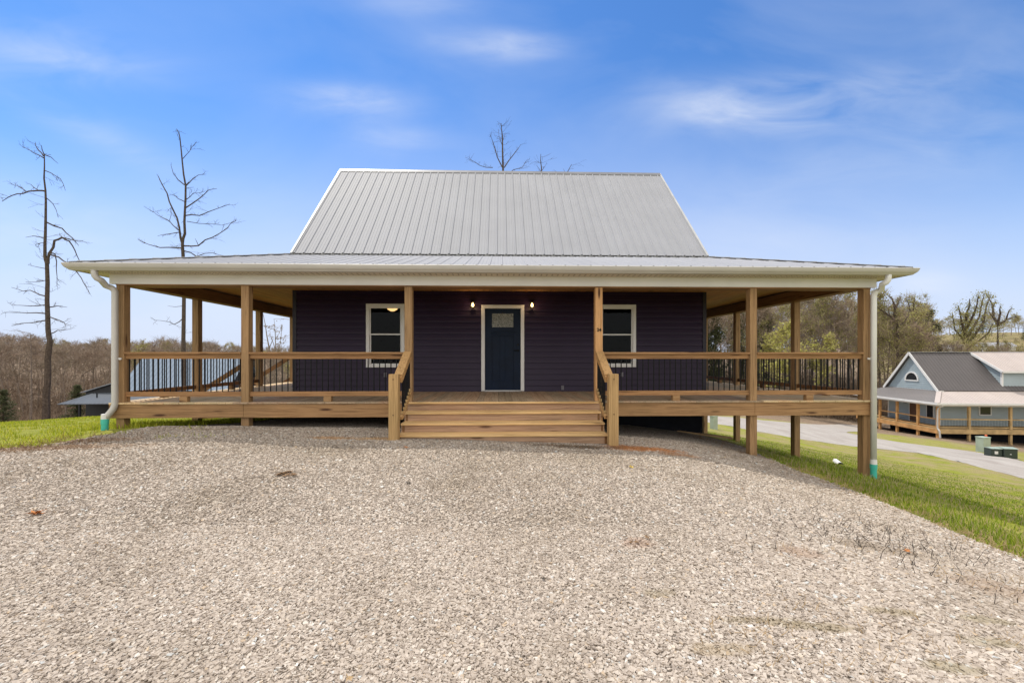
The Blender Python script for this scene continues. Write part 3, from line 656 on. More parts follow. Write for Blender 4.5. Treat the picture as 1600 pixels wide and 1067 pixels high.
mb.build('ridge_cap', plain('grey_ridge_metal', (.16, .16, .17), .4, .5), roof)
for s in (-1, 1):   # rake trim and underside
    mb = MB()
    for sg in (1, -1):
        e0 = Vector((s*XR, yr-sg*(yr-ye), ze)); e1 = Vector((s*XR, yr, zr)); mb.bar(e0+Vector((s*.025, 0, -.03)), e1+Vector((s*.025, sg*.02, -.03)), .05, .11)
    mb.build('rake_trim', rake_m, roof)
mb = MB()
for sg in (1, -1): mb.face([(-XR, yr-sg*(yr-ye), ze-.06), (XR, yr-sg*(yr-ye), ze-.06), (XR, yr, zr-.08), (-XR, yr, zr-.08)])
mb.face([(-XR, ye, ze-.05), (XR, ye, ze-.05), (XR, ye, ze-.002), (-XR, ye, ze-.002)])
mb.build('roof_underside', plain('dark_eave', (.2, .2, .2), .7), roof)
# porch roof, hipped round three sides and the back
OV, ZG = .44, 2.475; xo, yo = HP+OV, -OV; zi = 3.30; yi = P-.02; xi = W+.0; YBo = YB+P+OV
slf = (zi-ZG)/(yi-yo)
mb = MB()
Lf = math.hypot(yi-yo, zi-ZG); dvf = Vector((0, yi-yo, zi-ZG))/Lf
run = yi-yo; runx = xo-xi
def fn_front(a):    # a measured from the left end
    d = min(a, 2*xo-a); t = min(1, d/runx); return (0, Lf*t)
ribbed(mb, (-xo, yo, ZG), (1, 0, 0), dvf, 2*xo, Lf, fn=fn_front, h=.014)
ribbed(mb, (xo, YBo, ZG), (-1, 0, 0), Vector((0, -dvf.y, dvf.z)), 2*xo, Lf, fn=fn_front, h=.014)
Lx = math.hypot(runx, zi-ZG); dvx = Vector((runx, 0, zi-ZG))/Lx; LY = YBo-yo
def fn_side(a): d = min(a, LY-a); return (0, Lx*min(1, d/run))
ribbed(mb, (-xo, yo, ZG), (0, 1, 0), dvx, LY, Lx, fn=fn_side, h=.022)
ribbed(mb, (xo, YBo, ZG), (0, -1, 0), Vector((-dvx.x, 0, dvx.z)), LY, Lx, fn=fn_side, h=.022)
x = -xo+.024      # dark closure foam in the rib ends at the eave
while x < xo-.1: mb.box(x-.016, x+.016, yo-.006, yo-.001, ZG-.006, ZG+.017, mi=1); x += .2286
proof = mb.build('porch_roof', [roofm, plain('closure_foam', (.05, .05, .05), .9)], house)
hipm = plain('hip_metal', (.38, .38, .38), .4, .5)
for s in (-1, 1):
    mb = MB()
    a, b = Vector((s*(xo-.02), yo+.02, ZG+.012)), Vector((s*xi, yi, zi+.012))
    mb.bar(a, b, .22, .012); mbb = MB(); a2, b2 = Vector((s*(xo-.02), YBo-.02, ZG+.012)), Vector((s*xi, YBo-run, zi+.012)); mbb.bar(a2, b2, .22, .012).build('hip_cap', hipm, proof)
    # stepped closure pieces along the hip
    for k in range(11):
        t = (k+.5)/11; c = a.lerp(b, t); mb.bar(c-Vector((s*.07, 0, -.016)), c+Vector((s*.07, 0, .016)), .05, .012)
    mb.build('hip_cap', hipm, proof)
mb = MB(); zz = ZG-.03
mb.face([(-xo+.02, yo+.02, zz), (xo-.02, yo+.02, zz), (xi, yi, zi-.05), (-xi, yi, zi-.05)]); mb.face([(-xo+.02, YBo-.02, zz), (xo-.02, YBo-.02, zz), (xi, YBo-run, zi-.05), (-xi, YBo-run, zi-.05)])
for s in (-1, 1): mb.face([(s*(xo-.02), yo+.02, zz), (s*(xo-.02), YBo-.02, zz), (s*xi, YBo-run, zi-.05), (s*xi, yi, zi-.05)])
mb.build('roof_deck', plain('roof_boards', (.2, .14, .08), .8), proof)
# gutters: ogee section swept round the eave
prof = [(0, -.012), (.115, -.004), (.125, -.016), (.118, -.034), (.112, -.055), (.096, -.082), (.07, -.104), (.055, -.122), (.0, -.128)]
inner = [(.006, -.115), (.05, -.112), (.085, -.08), (.105, -.04), (.108, -.012)]
def sweep(prof, z0):
    mb = MB(); rings = []
    for sx_, sy_ in ((-1, -1), (1, -1), (1, 1), (-1, 1)):
        rings.append([((sx_*(xo-.075+p)), (yo+.075-p) if sy_ < 0 else (YBo-.075+p), z0+z) for p, z in prof])
    for i in range(4):
        A_, B_ = rings[i], rings[(i+1) % 4]
        for k in range(len(prof)-1): mb.face([A_[k], B_[k], B_[k+1], A_[k+1]])
    return mb
g = sweep(prof[1:], ZG+.006); g2 = sweep(inner[::-1], ZG+.006); g.f += [tuple(i+len(g.v) for i in f) for f in g2.f]; g.v += g2.v; g.m += g2.m
gut = g.build('gutter', gutm, house)
# frieze boards (white) and soffit, beams behind
zs = ZG-.115; zf = 2.185
mb = MB()
mb.box(-HP-.09, HP+.09, -.03, -.004, zf, zs-.002); mb.box(-HP-.09, HP+.09, YB+P+.004, YB+P+.03, zf, zs-.002)
for s in (-1, 1): mb.box(min(s*(HP+.004), s*(HP+.03)), max(s*(HP+.004), s*(HP+.03)), -.004, YB+P+.004, zf, zs-.002)
for s in (-1, 1): mb.box(min(s*(HP-.0), s*(HP+.09)), max(s*(HP-.0), s*(HP+.09)), -.0035, .03, zf, zs-.002)
mb.build('frieze_board', white, house)
mb = MB(); e = .06
mb.box(-xo+e, xo-e, yo+e, -.031, zs-.002, zs+.02).box(-xo+e, xo-e, YB+P+.031, YBo-e, zs-.002, zs+.02)
for s in (-1, 1): a, b = sorted((s*(xo-e), s*(HP+.031))); mb.box(a, b, -.031, YB+P+.031, zs-.002, zs+.02)
k = 0; x = -HP-.3
while x < HP+.3:   # vent perforations in rows
    for y in (-.14, -.20, -.26): mb.box(x-.012, x+.012, y-.008, y+.008, zs-.0045, zs-.0025, mi=1)
    x += .102
sf = mb.build('soffit', [soff, plain('vent_holes', (.06, .05, .04), .9)], house)
mb = MB()
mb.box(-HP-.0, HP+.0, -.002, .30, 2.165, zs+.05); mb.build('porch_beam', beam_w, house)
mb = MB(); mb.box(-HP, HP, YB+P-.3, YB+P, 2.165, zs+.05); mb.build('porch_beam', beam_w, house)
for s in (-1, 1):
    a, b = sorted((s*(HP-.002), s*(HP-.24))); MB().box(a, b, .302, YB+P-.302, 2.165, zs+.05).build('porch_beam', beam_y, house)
# ceiling planks
mb = MB(); zc = 2.44
def planks(x0, x1, y0, y1, z, ax, wd=.138, th=.02, gap=.004):
    c = x0 if ax == 'y' else y0; hi = x1 if ax == 'y' else y1
    while c < hi-.01:
        d = min(c+wd, hi)
        if ax == 'y': mb.box(c, d-gap, y0, y1, z, z+th)
        else: mb.box(x0, x1, c, d-gap, z, z+th)
        c += wd
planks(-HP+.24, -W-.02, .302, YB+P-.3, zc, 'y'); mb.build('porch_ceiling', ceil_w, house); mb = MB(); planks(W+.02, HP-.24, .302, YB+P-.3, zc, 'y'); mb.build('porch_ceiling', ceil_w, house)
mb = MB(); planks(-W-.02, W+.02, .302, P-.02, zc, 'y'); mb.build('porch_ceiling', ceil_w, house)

# posts ------------------------------------------------------------
def post(name, cx, cy, zt, mat, label=None, s=.07):
    zb = min(tz1(cx, cy), tz1(cx+.1, cy-.1))-.25
    o = MB().box(cx-s, cx+s, cy-s, cy+s, zb, zt).build(name, mat, house, bevel=.004)
    if label: o['label'] = label
    return o
wood_num = wood('post_orange', 'z', (.34, .19, .08), (.66, .40, .19), .9)
X1, X2, X3, X4 = px2x(385.8, .07), px2x(639, .07), px2x(934.8, .07), px2x(1174.3, .07)
XL, XRt = -HP+.07, HP-.07
for X, m_ in ((XL, wood_z), (X1, wood_z), (X2, wood_z), (X4, wood_z), (XRt, wood_z)): post('porch_post', X, .075, 2.166, m_)
numpost = post('porch_post', X3, .075, 2.166, wood_num, 'orange pine post carrying the number 24')
YS = [1.97, 4.46, 6.42, 8.3, YB+P-.075]
for s, X in ((-1, XL), (1, XRt)):
    for y in YS: post('porch_post', X, y, 2.166, wood_z)
for X in (-2.4, 2.4): post('porch_post', X, YB+P-.075, 2.166, wood_z)
tx = bpy.data.curves.new('house_number', 'FONT'); tx.body = '24'; tx.size = .088; tx.align_x = 'CENTER'; tx.extrude = .003; tx.offset = .0022
to = bpy.data.objects.new('house_number', tx); col.objects.link(to); to.parent = numpost; tx.materials.append(blackm)
to.location = (0, 0, 0)
bpy.context.view_layer.update(); dg_ = bpy.context.evaluated_depsgraph_get(); tme = bpy.data.meshes.new_from_object(to.evaluated_get(dg_)); bpy.data.objects.remove(to)
to = bpy.data.objects.new('house_number', tme); col.objects.link(to); to.parent = numpost
to.location = (X3, .001, 1.33); to.rotation_euler = (R(90), 0, 0)
# deck -------------------------------------------------------------
mb = MB(); rnd.seed(5)
def boards_y(x0, x1, y0, y1, over=True):
    x = x0
    while x < x1-.01:
        d = min(x+.14, x1); yy = y0-(rnd.random()*.012 if over else 0)
        mb.box(x, d-.005, yy, y1, -.027+rnd.random()*.0015, rnd.random()*.0015); x += .14
boards_y(-W, W, -.062, P-.02)
deckf = mb.build('deck_boards', deck_y, house)
sdm = wood('side_deck_lit', 'y', (.50, .35, .18), (.82, .63, .38), .3)  # paler deck pine, part of the side porch brightness is put into its colour
for a_, b_, c_ in ((-HP-.07, -W-.003, -.062), (W+.003, HP+.07, -.062), (-W-.02, W+.02, YB+.02)): mb = MB(); boards_y(a_, b_, c_, YB+P); mb.build('deck_boards', sdm, house)
rimm = wood('rim_pine', 'x', (.19, .11, .05), (.42, .265, .13), .9)
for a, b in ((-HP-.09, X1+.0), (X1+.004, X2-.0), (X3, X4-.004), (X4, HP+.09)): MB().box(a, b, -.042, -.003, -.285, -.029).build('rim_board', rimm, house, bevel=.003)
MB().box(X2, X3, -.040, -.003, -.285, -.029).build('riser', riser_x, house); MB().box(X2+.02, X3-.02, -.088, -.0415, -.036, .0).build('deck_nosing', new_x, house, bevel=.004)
for s in (-1, 1):
    a, b = sorted((s*(HP+.002), s*(HP+.04))); MB().box(a, b, -.002, YB+P, -.285, -.029).build('rim_board', wood_y, house)
mb = MB(); y = .25
x = -HP+.3
while x < HP: mb.box(x-.019, x+.019, .0, P-.03, -.25, -.0285); x += .406
y = P+.3
while y < YB+P:
    for s in (-1, 1): a, b = sorted((s*(HP-.002), s*(W+.05))); mb.box(a, b, y-.019, y+.019, -.25, -.0285)
    y += .406
mb.build('joists', beam_y, house)
# railings ---------------------------------------------------------
bal_me = MB().tube([(0, 0, 0), (0, 0, .63)], .0105, 6)
def railing(p, q, mat, axis, nsub=True, blk=True, bals=True):
    p, q = Vector(p), Vector(q); mb = MB(); d = (q-p).normalized()
    def bx(a, b, wd, z0, z1):
        aa, bb = a, b; s = Vector((-d.y, d.x, 0))*wd/2
        xs = sorted((aa.x-abs(s.x), bb.x+abs(s.x))) if axis == 'x' else sorted((aa.x-wd/2, aa.x+wd/2))
        if axis == 'x': x0, x1 = sorted((aa.x, bb.x)); mb.box(x0, x1, aa.y-wd/2, aa.y+wd/2, z0, z1)
        else: y0, y1 = sorted((aa.y, bb.y)); mb.box(aa.x-wd/2, aa.x+wd/2, y0, y1, z0, z1)
    bx(p, q, .14, .895, .933); bx(p, q, .038, .805, .8945); bx(p, q, .04, .103, .192)
    if blk: m_ = (p+q)/2; bx(m_-d*.07, m_+d*.07, .09, .0015, .1025)
    r = mb.build('railing', mat, house, bevel=.003)
    L = (q-p).length; n = int(L/.1035)
    if not bals: return r, [p+d*((k+.5)*L/n) for k in range(n)]
    me = None
    for k in range(n):
        c = p+d*((k+.5)*L/n)
        if me is None: o = MB().tube([(0, 0, .18), (0, 0, .815)], .0105, 6).build('baluster', blackm, r); me = o.data
        else: o = bpy.data.objects.new('baluster', me); col.objects.link(o); o.parent = r
        o.location = (c.x, c.y, 0)
    return r, []
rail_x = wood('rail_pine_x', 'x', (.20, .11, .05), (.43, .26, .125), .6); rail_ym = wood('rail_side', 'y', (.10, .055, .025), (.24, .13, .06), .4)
yf = .06
railing((XL+.07, yf, 0), (X1-.07, yf, 0), rail_x, 'x'); railing((X1+.07, yf, 0), (X2-.07, yf, 0), rail_x, 'x')
railing((X3+.07, yf, 0), (X4-.07, yf, 0), rail_x, 'x'); railing((X4+.07, yf, 0), (XRt-.07, yf, 0), rail_x, 'x')
extra = []; lastr = None
for X, s in ((XL, -1), (XRt, 1)):
    ys = [.075]+YS
    for i, (a, b) in enumerate(zip(ys[:-1], ys[1:])):
        if s < 0 and i == 2: continue        # stairs leave here
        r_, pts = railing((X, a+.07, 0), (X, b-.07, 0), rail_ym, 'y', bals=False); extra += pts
mb = MB()
for c in extra: mb.tube([(c.x, c.y, .18), (c.x, c.y, .815)], .0105, 5)
tag(mb.build('baluster', blackm, house), kind='stuff')
# front steps ------------------------------------------------------
NX = 1.79; k_n = [(-.062, .0), (-.30, -.160), (-.56, -.318), (-.82, -.474)]
steps = tag(MB().box(-NX, NX, -.30, -.043, -.30, -.19).build('steps', beam_w, house))
bpy.data.objects.remove(steps)
mb = MB()
for s in (-1, 1):     # notched stringers
    xs = s*(NX-.04); a, b = sorted((xs-.02, xs+.02))
    mb.prism([(-.044, -.16), (-.30, -.19), (-.30, -.35), (-.56, -.35), (-.56, -.505), (-.82, -.505), (-.82, -.85), (-.044, -.6)], 'x', a, b)
steps = mb.build('steps', beam_y, house)
for i, (y, z) in enumerate(k_n[1:], 1):
    yb_ = k_n[i-1][0] if i > 1 else -.044
    mb = MB(); yb2 = yb_+.02 if i > 1 else -.0435
    mid = (y-.03+yb2)/2
    mb.box(-NX, NX, y-.036, mid-.003, z-.036, z).box(-NX, NX, mid+.003, yb2-.001, z-.036, z-.001)
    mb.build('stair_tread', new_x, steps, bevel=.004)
for i, (y, z) in enumerate(k_n):
    zb = k_n[i+1][1] if i < 3 else z-.16
    if i == 0: continue
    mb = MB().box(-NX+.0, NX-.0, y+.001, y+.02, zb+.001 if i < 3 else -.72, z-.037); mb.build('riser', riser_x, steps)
# newels and stair rails
for s, Xn, yN in ((-1, px2x(617, -.86), -.90), (1, px2x(956.5, -.86), -.90)):
    zb = tz1(Xn, yN)-.3
    nw = MB().box(Xn-.08, Xn+.08, yN-.07, yN+.07, zb, .555)
    newel = nw.build('newel_post', new_z, house, bevel=.004)
    mb = MB()
    for z in (.47, -.12): mb.tube([(Xn, yN-.069, z), (Xn, yN-.078, z)], .012, 8)
    mb.build('bolt', plain('dark_knot_bolt', (.12, .07, .03), .5), newel)
    Xp = X2 if s < 0 else X3
    a, b = Vector((Xn-s*.03, yN-.0, .575)), Vector((Xp-s*.0, .06, 1.0))
    a = Vector((Xn-s*.055, yN+.06, .53)); b = Vector((Xp-s*.02+s*.03, .0, .93))
    mb = MB().bar(a, b, .14, .04); mb.bar(a-Vector((0, 0, .075))-Vector((s*.04, 0, 0)), b-Vector((0, 0, .075))-Vector((s*.04, 0, 0)), .04, .11)
    a3, b3 = a-Vector((s*.05, 0, .72)), b-Vector((s*.05, 0, .74)); mb.bar(a3, b3, .05, .06)
    sr = mb.build('stair_rail', new_y, house, bevel=.003)
    d = b-a
    for k in range(7):
        t = (k+.7)/7.4; c = a+d*t-Vector((s*.05, 0, 0)); MB().tube([(c.x, c.y, c.z-.70), (c.x, c.y, c.z-.1)], .0105, 6).build('baluster', blackm, sr)
    for k in range(7):
        t = (k+.7)/7.4; c = a+d*t-Vector((s*.05, 0, .69)); MB().box(c.x-.02, c.x+.02, c.y-.035, c.y+.035, c.z, c.z+.045).build('rail_block', new_z, sr)
# side steps going down to the lawn on the left
sst = MB(); gz = tz1(-9.2, 5.4); ns = max(3, int(round(-gz/.18))); yA, yB = YS[1]+.12, YS[2]-.12
for k in range(ns):
    x = -HP-.09-.27*(k+.5); z = -(k+1)*(-gz)/(ns+.0)*.98; sst.box(x-.15, x+.15, yA, yB, z-.036, z)
for y in (yA-.02, yB+.02): sst.bar((-HP-.05, y, -.16), (-HP-.27*ns-.1, y, gz+.02), .04, .24)
sst.build('side_steps', wood_y, house)
for y in (YS[1]-.02, YS[2]+.02):
    xe = -HP-.27*ns; mb = MB().box(xe-.07, xe+.07, y-.07, y+.07, gz-.3, gz+1.02)
    mb.bar((XL-.05, y, .86), (xe, y, gz+.92), .04, .13, up=(0, 0, 1)).bar((XL-.05, y, .13), (xe, y, gz+.25), .04, .09)
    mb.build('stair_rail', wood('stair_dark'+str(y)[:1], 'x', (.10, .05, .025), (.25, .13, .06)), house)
# downspouts -------------------------------------------------------
def downspout(s, upx, zend, xw):
    x_out = px2x(upx, -.33); z0 = ZG-.115
    pts = [(x_out, -.38, 2.37), (x_out, -.38, 2.31), (x_out-s*.005, -.375, 2.265), (x_out-s*.025, -.36, 2.225), (x_out-s*.06, -.32, 2.195), (xw+s*.09, -.16, 2.125), (xw+s*.04, -.115, 2.10), (xw+s*.01, -.09, 2.065), (xw, -.085, 2.02), (xw, -.085, 1.95)]
    if s < 0:
        zk = -.14; pts += [(xw, -.085, zk+.12), (xw-.02, -.1, zk+.03), (xw-.08, -.14, zk-.08), (xw-.11, -.16, zk-.18), (xw-.11, -.16, zend)]
        xb, yb = xw-.11, -.16
    else: pts += [(xw, -.085, zend)]; xb, yb = xw, -.085
    d = MB().tube(pts, .04, 12, sq=(.045, .045)).build('downspout', white if s > 0 else gutm, house, smooth=True)
    gz = tz1(xb, yb)
    mb = MB().tube([(xb, yb, zend+.09), (xb, yb, zend+.0)], [.052, .056], 14); mb.build('pipe_adapter', white, d)
    MB().tube([(xb, yb, zend+.0), (xb, yb, zend-.09), (xb, yb, zend-.095), (xb, yb, gz-.15)], [.058, .058, .052, .052], 16).build('drain_pipe', teal, d, smooth=False)
    mb = MB()
    for z in (.79,):
        t0, t1 = sorted((xw-s*.043, xw-s*.085)); mb.box(t0, t1, -.068, -.04, z, z+.035)
    mb.build('strap', white, d)
downspout(-1, 152, px2x(0, 0)*0-.28, px2x(180, -.08)); downspout(1, 1384, -1.22, px2x(1364.5, -.08))
# a gutter-board scrap lying under the right end
tag(MB().box(-.9, .9, -.07, .07, 0, .04).build('loose_board', wood_x), 'pale loose board lying on the dirt under the right end of the porch', 'board')
lb = bpy.data.objects['loose_board']; q = hit(1098, 681); lb.location = (q.x-.2, q.y, tz1(q.x, q.y)+.05); lb.rotation_euler = (0, R(7), R(-4))
#@@REST
# ================================================================== TREES
def seg_mesh(segs, n=4):
    """segs: array (m,8) p0 p1 r0 r1 -> tapered prisms"""
    S = np.array(segs, float); p0, p1, r0, r1 = S[:, :3], S[:, 3:6], S[:, 6], S[:, 7]
    d = p1-p0; d /= np.linalg.norm(d, axis=1, keepdims=True)+1e-9
    ref = np.where(np.abs(d[:, 2:3]) > .9, np.array([[1., 0, 0]]), np.array([[0, 0, 1.]]))
    a = np.cross(d, ref); a /= np.linalg.norm(a, axis=1, keepdims=True)+1e-9; b = np.cross(d, a)
    m = len(S); V = np.empty((m, 2*n, 3))
    for k in range(n):
        t = 2*math.pi*k/n; o = a*math.cos(t)+b*math.sin(t)
        V[:, k] = p0+o*r0[:, None]; V[:, n+k] = p1+d*(r1[:, None]*.3)+o*r1[:, None]
    q = np.array([(k, (k+1) % n, n+(k+1) % n, n+k) for k in range(n)])
    return V.reshape(-1, 3), (q[None]+(np.arange(m)*2*n)[:, None, None]).reshape(-1, 4)
def rvec(r, s=1): return np.array([r.gauss(0, s), r.gauss(0, s), r.gauss(0, s)])
def grow(r, p, d, L, rad, depth, big, twigs, droop=0, spread=.6, kids=(3, 5), up=.12, minr=.004):
    nseg = 3 if depth > 0 else 2
    pts = [p.copy()]; dd = d.copy()
    for i in range(nseg):
        dd = dd+rvec(r, .13)+np.array([0, 0, up-droop]); dd /= np.linalg.norm(dd); p = p+dd*L/nseg
        r0 = rad*(1-.75*i/nseg); r1 = rad*(1-.75*(i+1)/nseg)
        (big if depth > 1 else twigs).append((*pts[-1], *p, max(r0, minr), max(r1, minr*.7))); pts.append(p.copy())
    if depth <= 0: return
    for k in range(r.randint(*kids)):
        t = .25+.75*(k+r.random())/kids[1]; t = min(t, 1); i = min(int(t*nseg), nseg-1); f = t*nseg-i; q = pts[i]*(1-f)+pts[i+1]*f
        nd = dd+rvec(r, spread); nd /= np.linalg.norm(nd)
        grow(r, q, nd, L*(.45+.3*r.random()), rad*(1-.7*t)*.62, depth-1, big, twigs, droop, spread, kids, up, minr)
def crown_leaves(r2, twigs, n, size, spread=.25):
    S = np.array(twigs)[:, :6]; i = r2.integers(0, len(S), n); t = r2.random((n, 1)); c = S[i, :3]*(1-t)+S[i, 3:6]*t + r2.normal(0, spread, (n, 3))
    a = r2.normal(0, 1, (n, 3)); a /= np.linalg.norm(a, axis=1, keepdims=True); b = np.cross(a, r2.normal(0, 1, (n, 3))); b /= np.linalg.norm(b, axis=1, keepdims=True)
    s = size*(.5+r2.random((n, 1)))
    V = np.stack([c-a*s, c+b*s*.6, c+a*s, c-b*s*.6], 1).reshape(-1, 3); return V, np.arange(4*n).reshape(-1, 4)
def join(lst):
    o = 0; Vs, Fs = [], []
    for v, f in lst: Vs.append(v); Fs.append(f+o); o += len(v)
    return np.concatenate(Vs), np.concatenate(Fs)
def me_of(name, V, F, mats, mi=None):
    o = np_mesh(name, V, F, mats, mi=mi); me = o.data; bpy.data.objects.remove(o); return me
PROT = {}
def proto(kind, i, seed, H, leaf=None, nl=0, size=.12, tall=.55, spread=.6, twm=twigm, thick=1.0, hazen=1500):
    r = random.Random(seed); r2 = np.random.default_rng(seed); big, tw = [], []
    p = np.array([0., 0, -.4]); d = np.array([0, 0, 1.]); n = 9; pts = [p]
    for k in range(n):
        d = d+rvec(r, .045)*np.array([1, 1, 0]); d /= np.linalg.norm(d); q = p+d*(H+.4)/n
        R0 = H*.0105*thick
        big.append((*p, *q, R0*(1-.85*k/n), R0*(1-.85*(k+1)/n))); p = q; pts.append(p)
    nb = r.randint(15, 20)
    for k in range(nb):
        t = tall+(1-tall)*((k+r.random())/nb)**.8 if k > 2 else .3+.3*r.random(); i0 = min(int(t*n), n-1); f = t*n-i0; q = pts[i0]*(1-f)+pts[i0+1]*f
        a = r.random()*6.283; el = .35+.9*t*r.random(); nd = np.array([math.cos(a), math.sin(a), el]); nd /= np.linalg.norm(nd)
        L = H*.26*(1.15-.75*max(0, (t-tall)/(1-tall)))*(.6+.6*r.random())
        grow(r, q, nd, L, H*.0042*(1.25-t*.7)*thick, 2, big, tw, 0, spread, (4, 6), .16, H*.0009)
    tv, tf = seg_mesh(big, 5)
    trunk = me_of('trunk', tv, tf, [bark])
    # fine end twigs
    S = np.array(tw); m = hazen; j = r2.integers(0, len(S), m); c = S[j, 3:6]*.6+S[j, :3]*.4; dirs = (S[j, 3:6]-S[j, :3]); dirs /= np.linalg.norm(dirs, axis=1, keepdims=True)+1e-9
    dirs = dirs+r2.normal(0, .45, (m, 3)); ln = H*(.02+.035*r2.random((m, 1)))
    fine = np.concatenate([c, c+dirs*ln, np.full((m, 1), H*.0008), np.full((m, 1), H*.0004)], 1)
    cv_, cf = join([seg_mesh(tw, 3), seg_mesh(fine, 3)]); mi = np.zeros(len(cf), int); mats = [twm]
    if leaf:
        lv, lf = crown_leaves(r2, tw, nl, size, H*.012); cv_, cf = join([(cv_, cf), (lv, lf)]); mi = np.r_[mi, np.ones(len(lf), int)]; mats.append(leaf)
    crown = me_of('crown', cv_, cf, mats, mi)
    PROT.setdefault(kind, []).append((trunk, crown, H))
for i in range(4): proto('bare', i, 20+i, 15, brownl, 350, .06, twm=twigm, hazen=1300)
for i in range(3): proto('tan', i, 40+i, 14, tanl, 600, .07, .35, .7, twm=plain('tan_twigs%d' % i, (.25, .195, .14), .9), hazen=1800)
for i in range(3): proto('bud', i, 60+i, 14, bud, 3000, .09, .4, hazen=900)
for i in range(2): proto('lime', i, 80+i, 9, limeleaf, 2600, .10, .25, .7)
def pine(i, seed, H=15):
    r = random.Random(seed); r2 = np.random.default_rng(seed); big = [(0, 0, -.4, 0, 0, H*.5, H*.012, H*.008), (0, 0, H*.5, 0, 0, H, H*.008, .01)]; tw = []
    z = H*.12
    while z < H*.98:
        L = H*.24*(1-z/H)**.8*(.7+.5*r.random())+.15
        for k in range(r.randint(3, 5)):
            a = r.random()*6.283; q = np.array([0, 0, z]); e = q+np.array([math.cos(a)*L, math.sin(a)*L, L*(.28-.35*r.random())])
            tw.append((*q, *((q+e)/2), .03, .02)); tw.append((*((q+e)/2), *e, .02, .008))
        z += H*.028
    tv, tf = seg_mesh(big, 6); trunk = me_of('trunk', tv, tf, [barkd])
    lv, lf = crown_leaves(r2, tw, 7000, .13, .16); cv_, cf = join([seg_mesh(tw, 3), (lv, lf)])
    mi = np.r_[np.zeros(len(tw)*3, int), np.ones(len(lf), int)]; crown = me_of('crown', cv_, cf, [barkd, pinel], mi)
    PROT.setdefault('pine', []).append((trunk, crown, H))
for i in range(3): pine(i, 90+i)
NAMES = {'bare': 'bare_tree', 'tan': 'bare_tree', 'bud': 'budding_tree', 'lime': 'leafing_tree', 'pine': 'pine_tree'}
def plant(kind, x, y, h, label, group, wide=1, cat='tree'):
    tr, cr, H = PROT[kind][rnd.randrange(len(PROT[kind]))]; s = h/H
    e = empty(NAMES[kind], (x, y, tz1(x, y)-.1), rnd.random()*6.283); e.scale = (s*wide, s*wide, s)
    tag(e, label, cat, group)
    for nm, me in (('trunk', tr), ('crown', cr)):
        o = bpy.data.objects.new(nm, me); col.objects.link(o); o.parent = e
    return e
rnd = random.Random(11)
sky_r = [(1000, 492), (1100, 492), (1135, 484), (1175, 490), (1200, 496), (1222, 484), (1260, 488), (1290, 476), (1330, 484), (1360, 488), (1400, 494), (1450, 496), (1480, 490), (1510, 482), (1560, 500), (1600, 506), (1700, 506)]
def skyl(tab, u): return float(np.interp(u, [a for a, b in tab], [b for a, b in tab]))
LAB = {'bare': 'bare brown tree in the woods beyond the road', 'tan': 'pale tan twiggy tree in the woods beyond the road', 'bud': 'tree with olive green buds in the woods beyond the road', 'pine': 'dark green pine in the woods beyond the road'}
for k in range(112):
    u = 1035+610*((k*0.618) % 1); D = 56+34*rnd.random()**1.3
    if u > 1455: D = 58+22*rnd.random()
    q = at(u, 600, D); g = tz1(q.x, q.y)
    top = CE+(HY-skyl(sky_r, u)-rnd.uniform(-48, 8))/FPX*D; h = (top-g)*.88
    if u > 1455: h = (CE+(HY-rnd.uniform(528, 552))/FPX*D-g)*.92
    if u > 1455 and rnd.random() < .45: continue
    kd = rnd.choices(['bare', 'tan', 'bud', 'pine'], [22, 24, 44, 10] if u > 1120 else [30, 20, 25, 25])[0]
    if kd == 'pine' and u > 1210 and D < 72: kd = 'bud'
    plant(kd, q.x, q.y, max(4, min(h, 24)), LAB[kd], 'woods beyond the road: '+kd+' trees')
for u, D, v in ((1118, 57, 478), (1160, 66, 482), (1198, 74, 480)):
    q = at(u, 600, D); plant('pine', q.x, q.y, CE+(HY-v)/FPX*D-tz1(q.x, q.y), LAB['pine'], 'woods beyond the road: pine trees', .8)
for u, D, v, lab in ((1232, 51, 512, 'bright lime green tree leafing out between the two right side posts'), (1262, 53, 528, 'smaller lime green tree right of the middle side post'), (1212, 52.5, 530, 'low yellow green tree left of the bright lime one')):
    q = at(u, 600, D); plant('lime', q.x, q.y, CE+(HY-v)/FPX*D-tz1(q.x, q.y), lab, None, 1.0)
sky_l = [(-200, 520), (0, 519), (60, 523), (100, 530), (125, 534), (150, 526), (180, 524), (210, 530), (260, 528), (300, 530), (340, 534), (380, 537), (430, 540), (460, 540), (520, 542)]
LABL = {'bare': 'bare brown tree in the wooded valley left of the house', 'tan': 'pale tan twiggy tree in the wooded valley left of the house', 'bud': 'tree with olive green buds in the wooded valley left of the house', 'pine': 'dark evergreen in the wooded valley left of the house'}
for k in range(168):
    u = -70+580*((k*0.618+.3) % 1); D = 60+100*(k/168)**1.0+rnd.random()*6
    q = at(u, 600, D); g = tz1(q.x, q.y); tmax = (CE+(HY-skyl(sky_l, u)-rnd.uniform(-5, 5))/FPX*D-g)*.86
    h = min(rnd.uniform(12, 17), tmax) if D < 120 else tmax*rnd.uniform(.9, 1.0)
    kd = rnd.choices(['bare', 'tan', 'bud', 'pine'], [46, 36, 14, 4])[0]
    if D > 125: kd = rnd.choices(['bare', 'tan', 'bud'], [35, 30, 35])[0]
    plant(kd, q.x, q.y, max(4, min(h, 22)), LABL[kd], 'wooded valley: '+kd+' trees', 1.15)
for k in range(26):
    u = -420+14*k; D = rnd.uniform(60, 110); q = at(u, 600, D); kd = rnd.choice(['bare', 'tan', 'bare'])
    plant(kd, q.x, q.y, rnd.uniform(11, 15), LABL[kd], 'wooded valley: '+kd+' trees', 1.3)
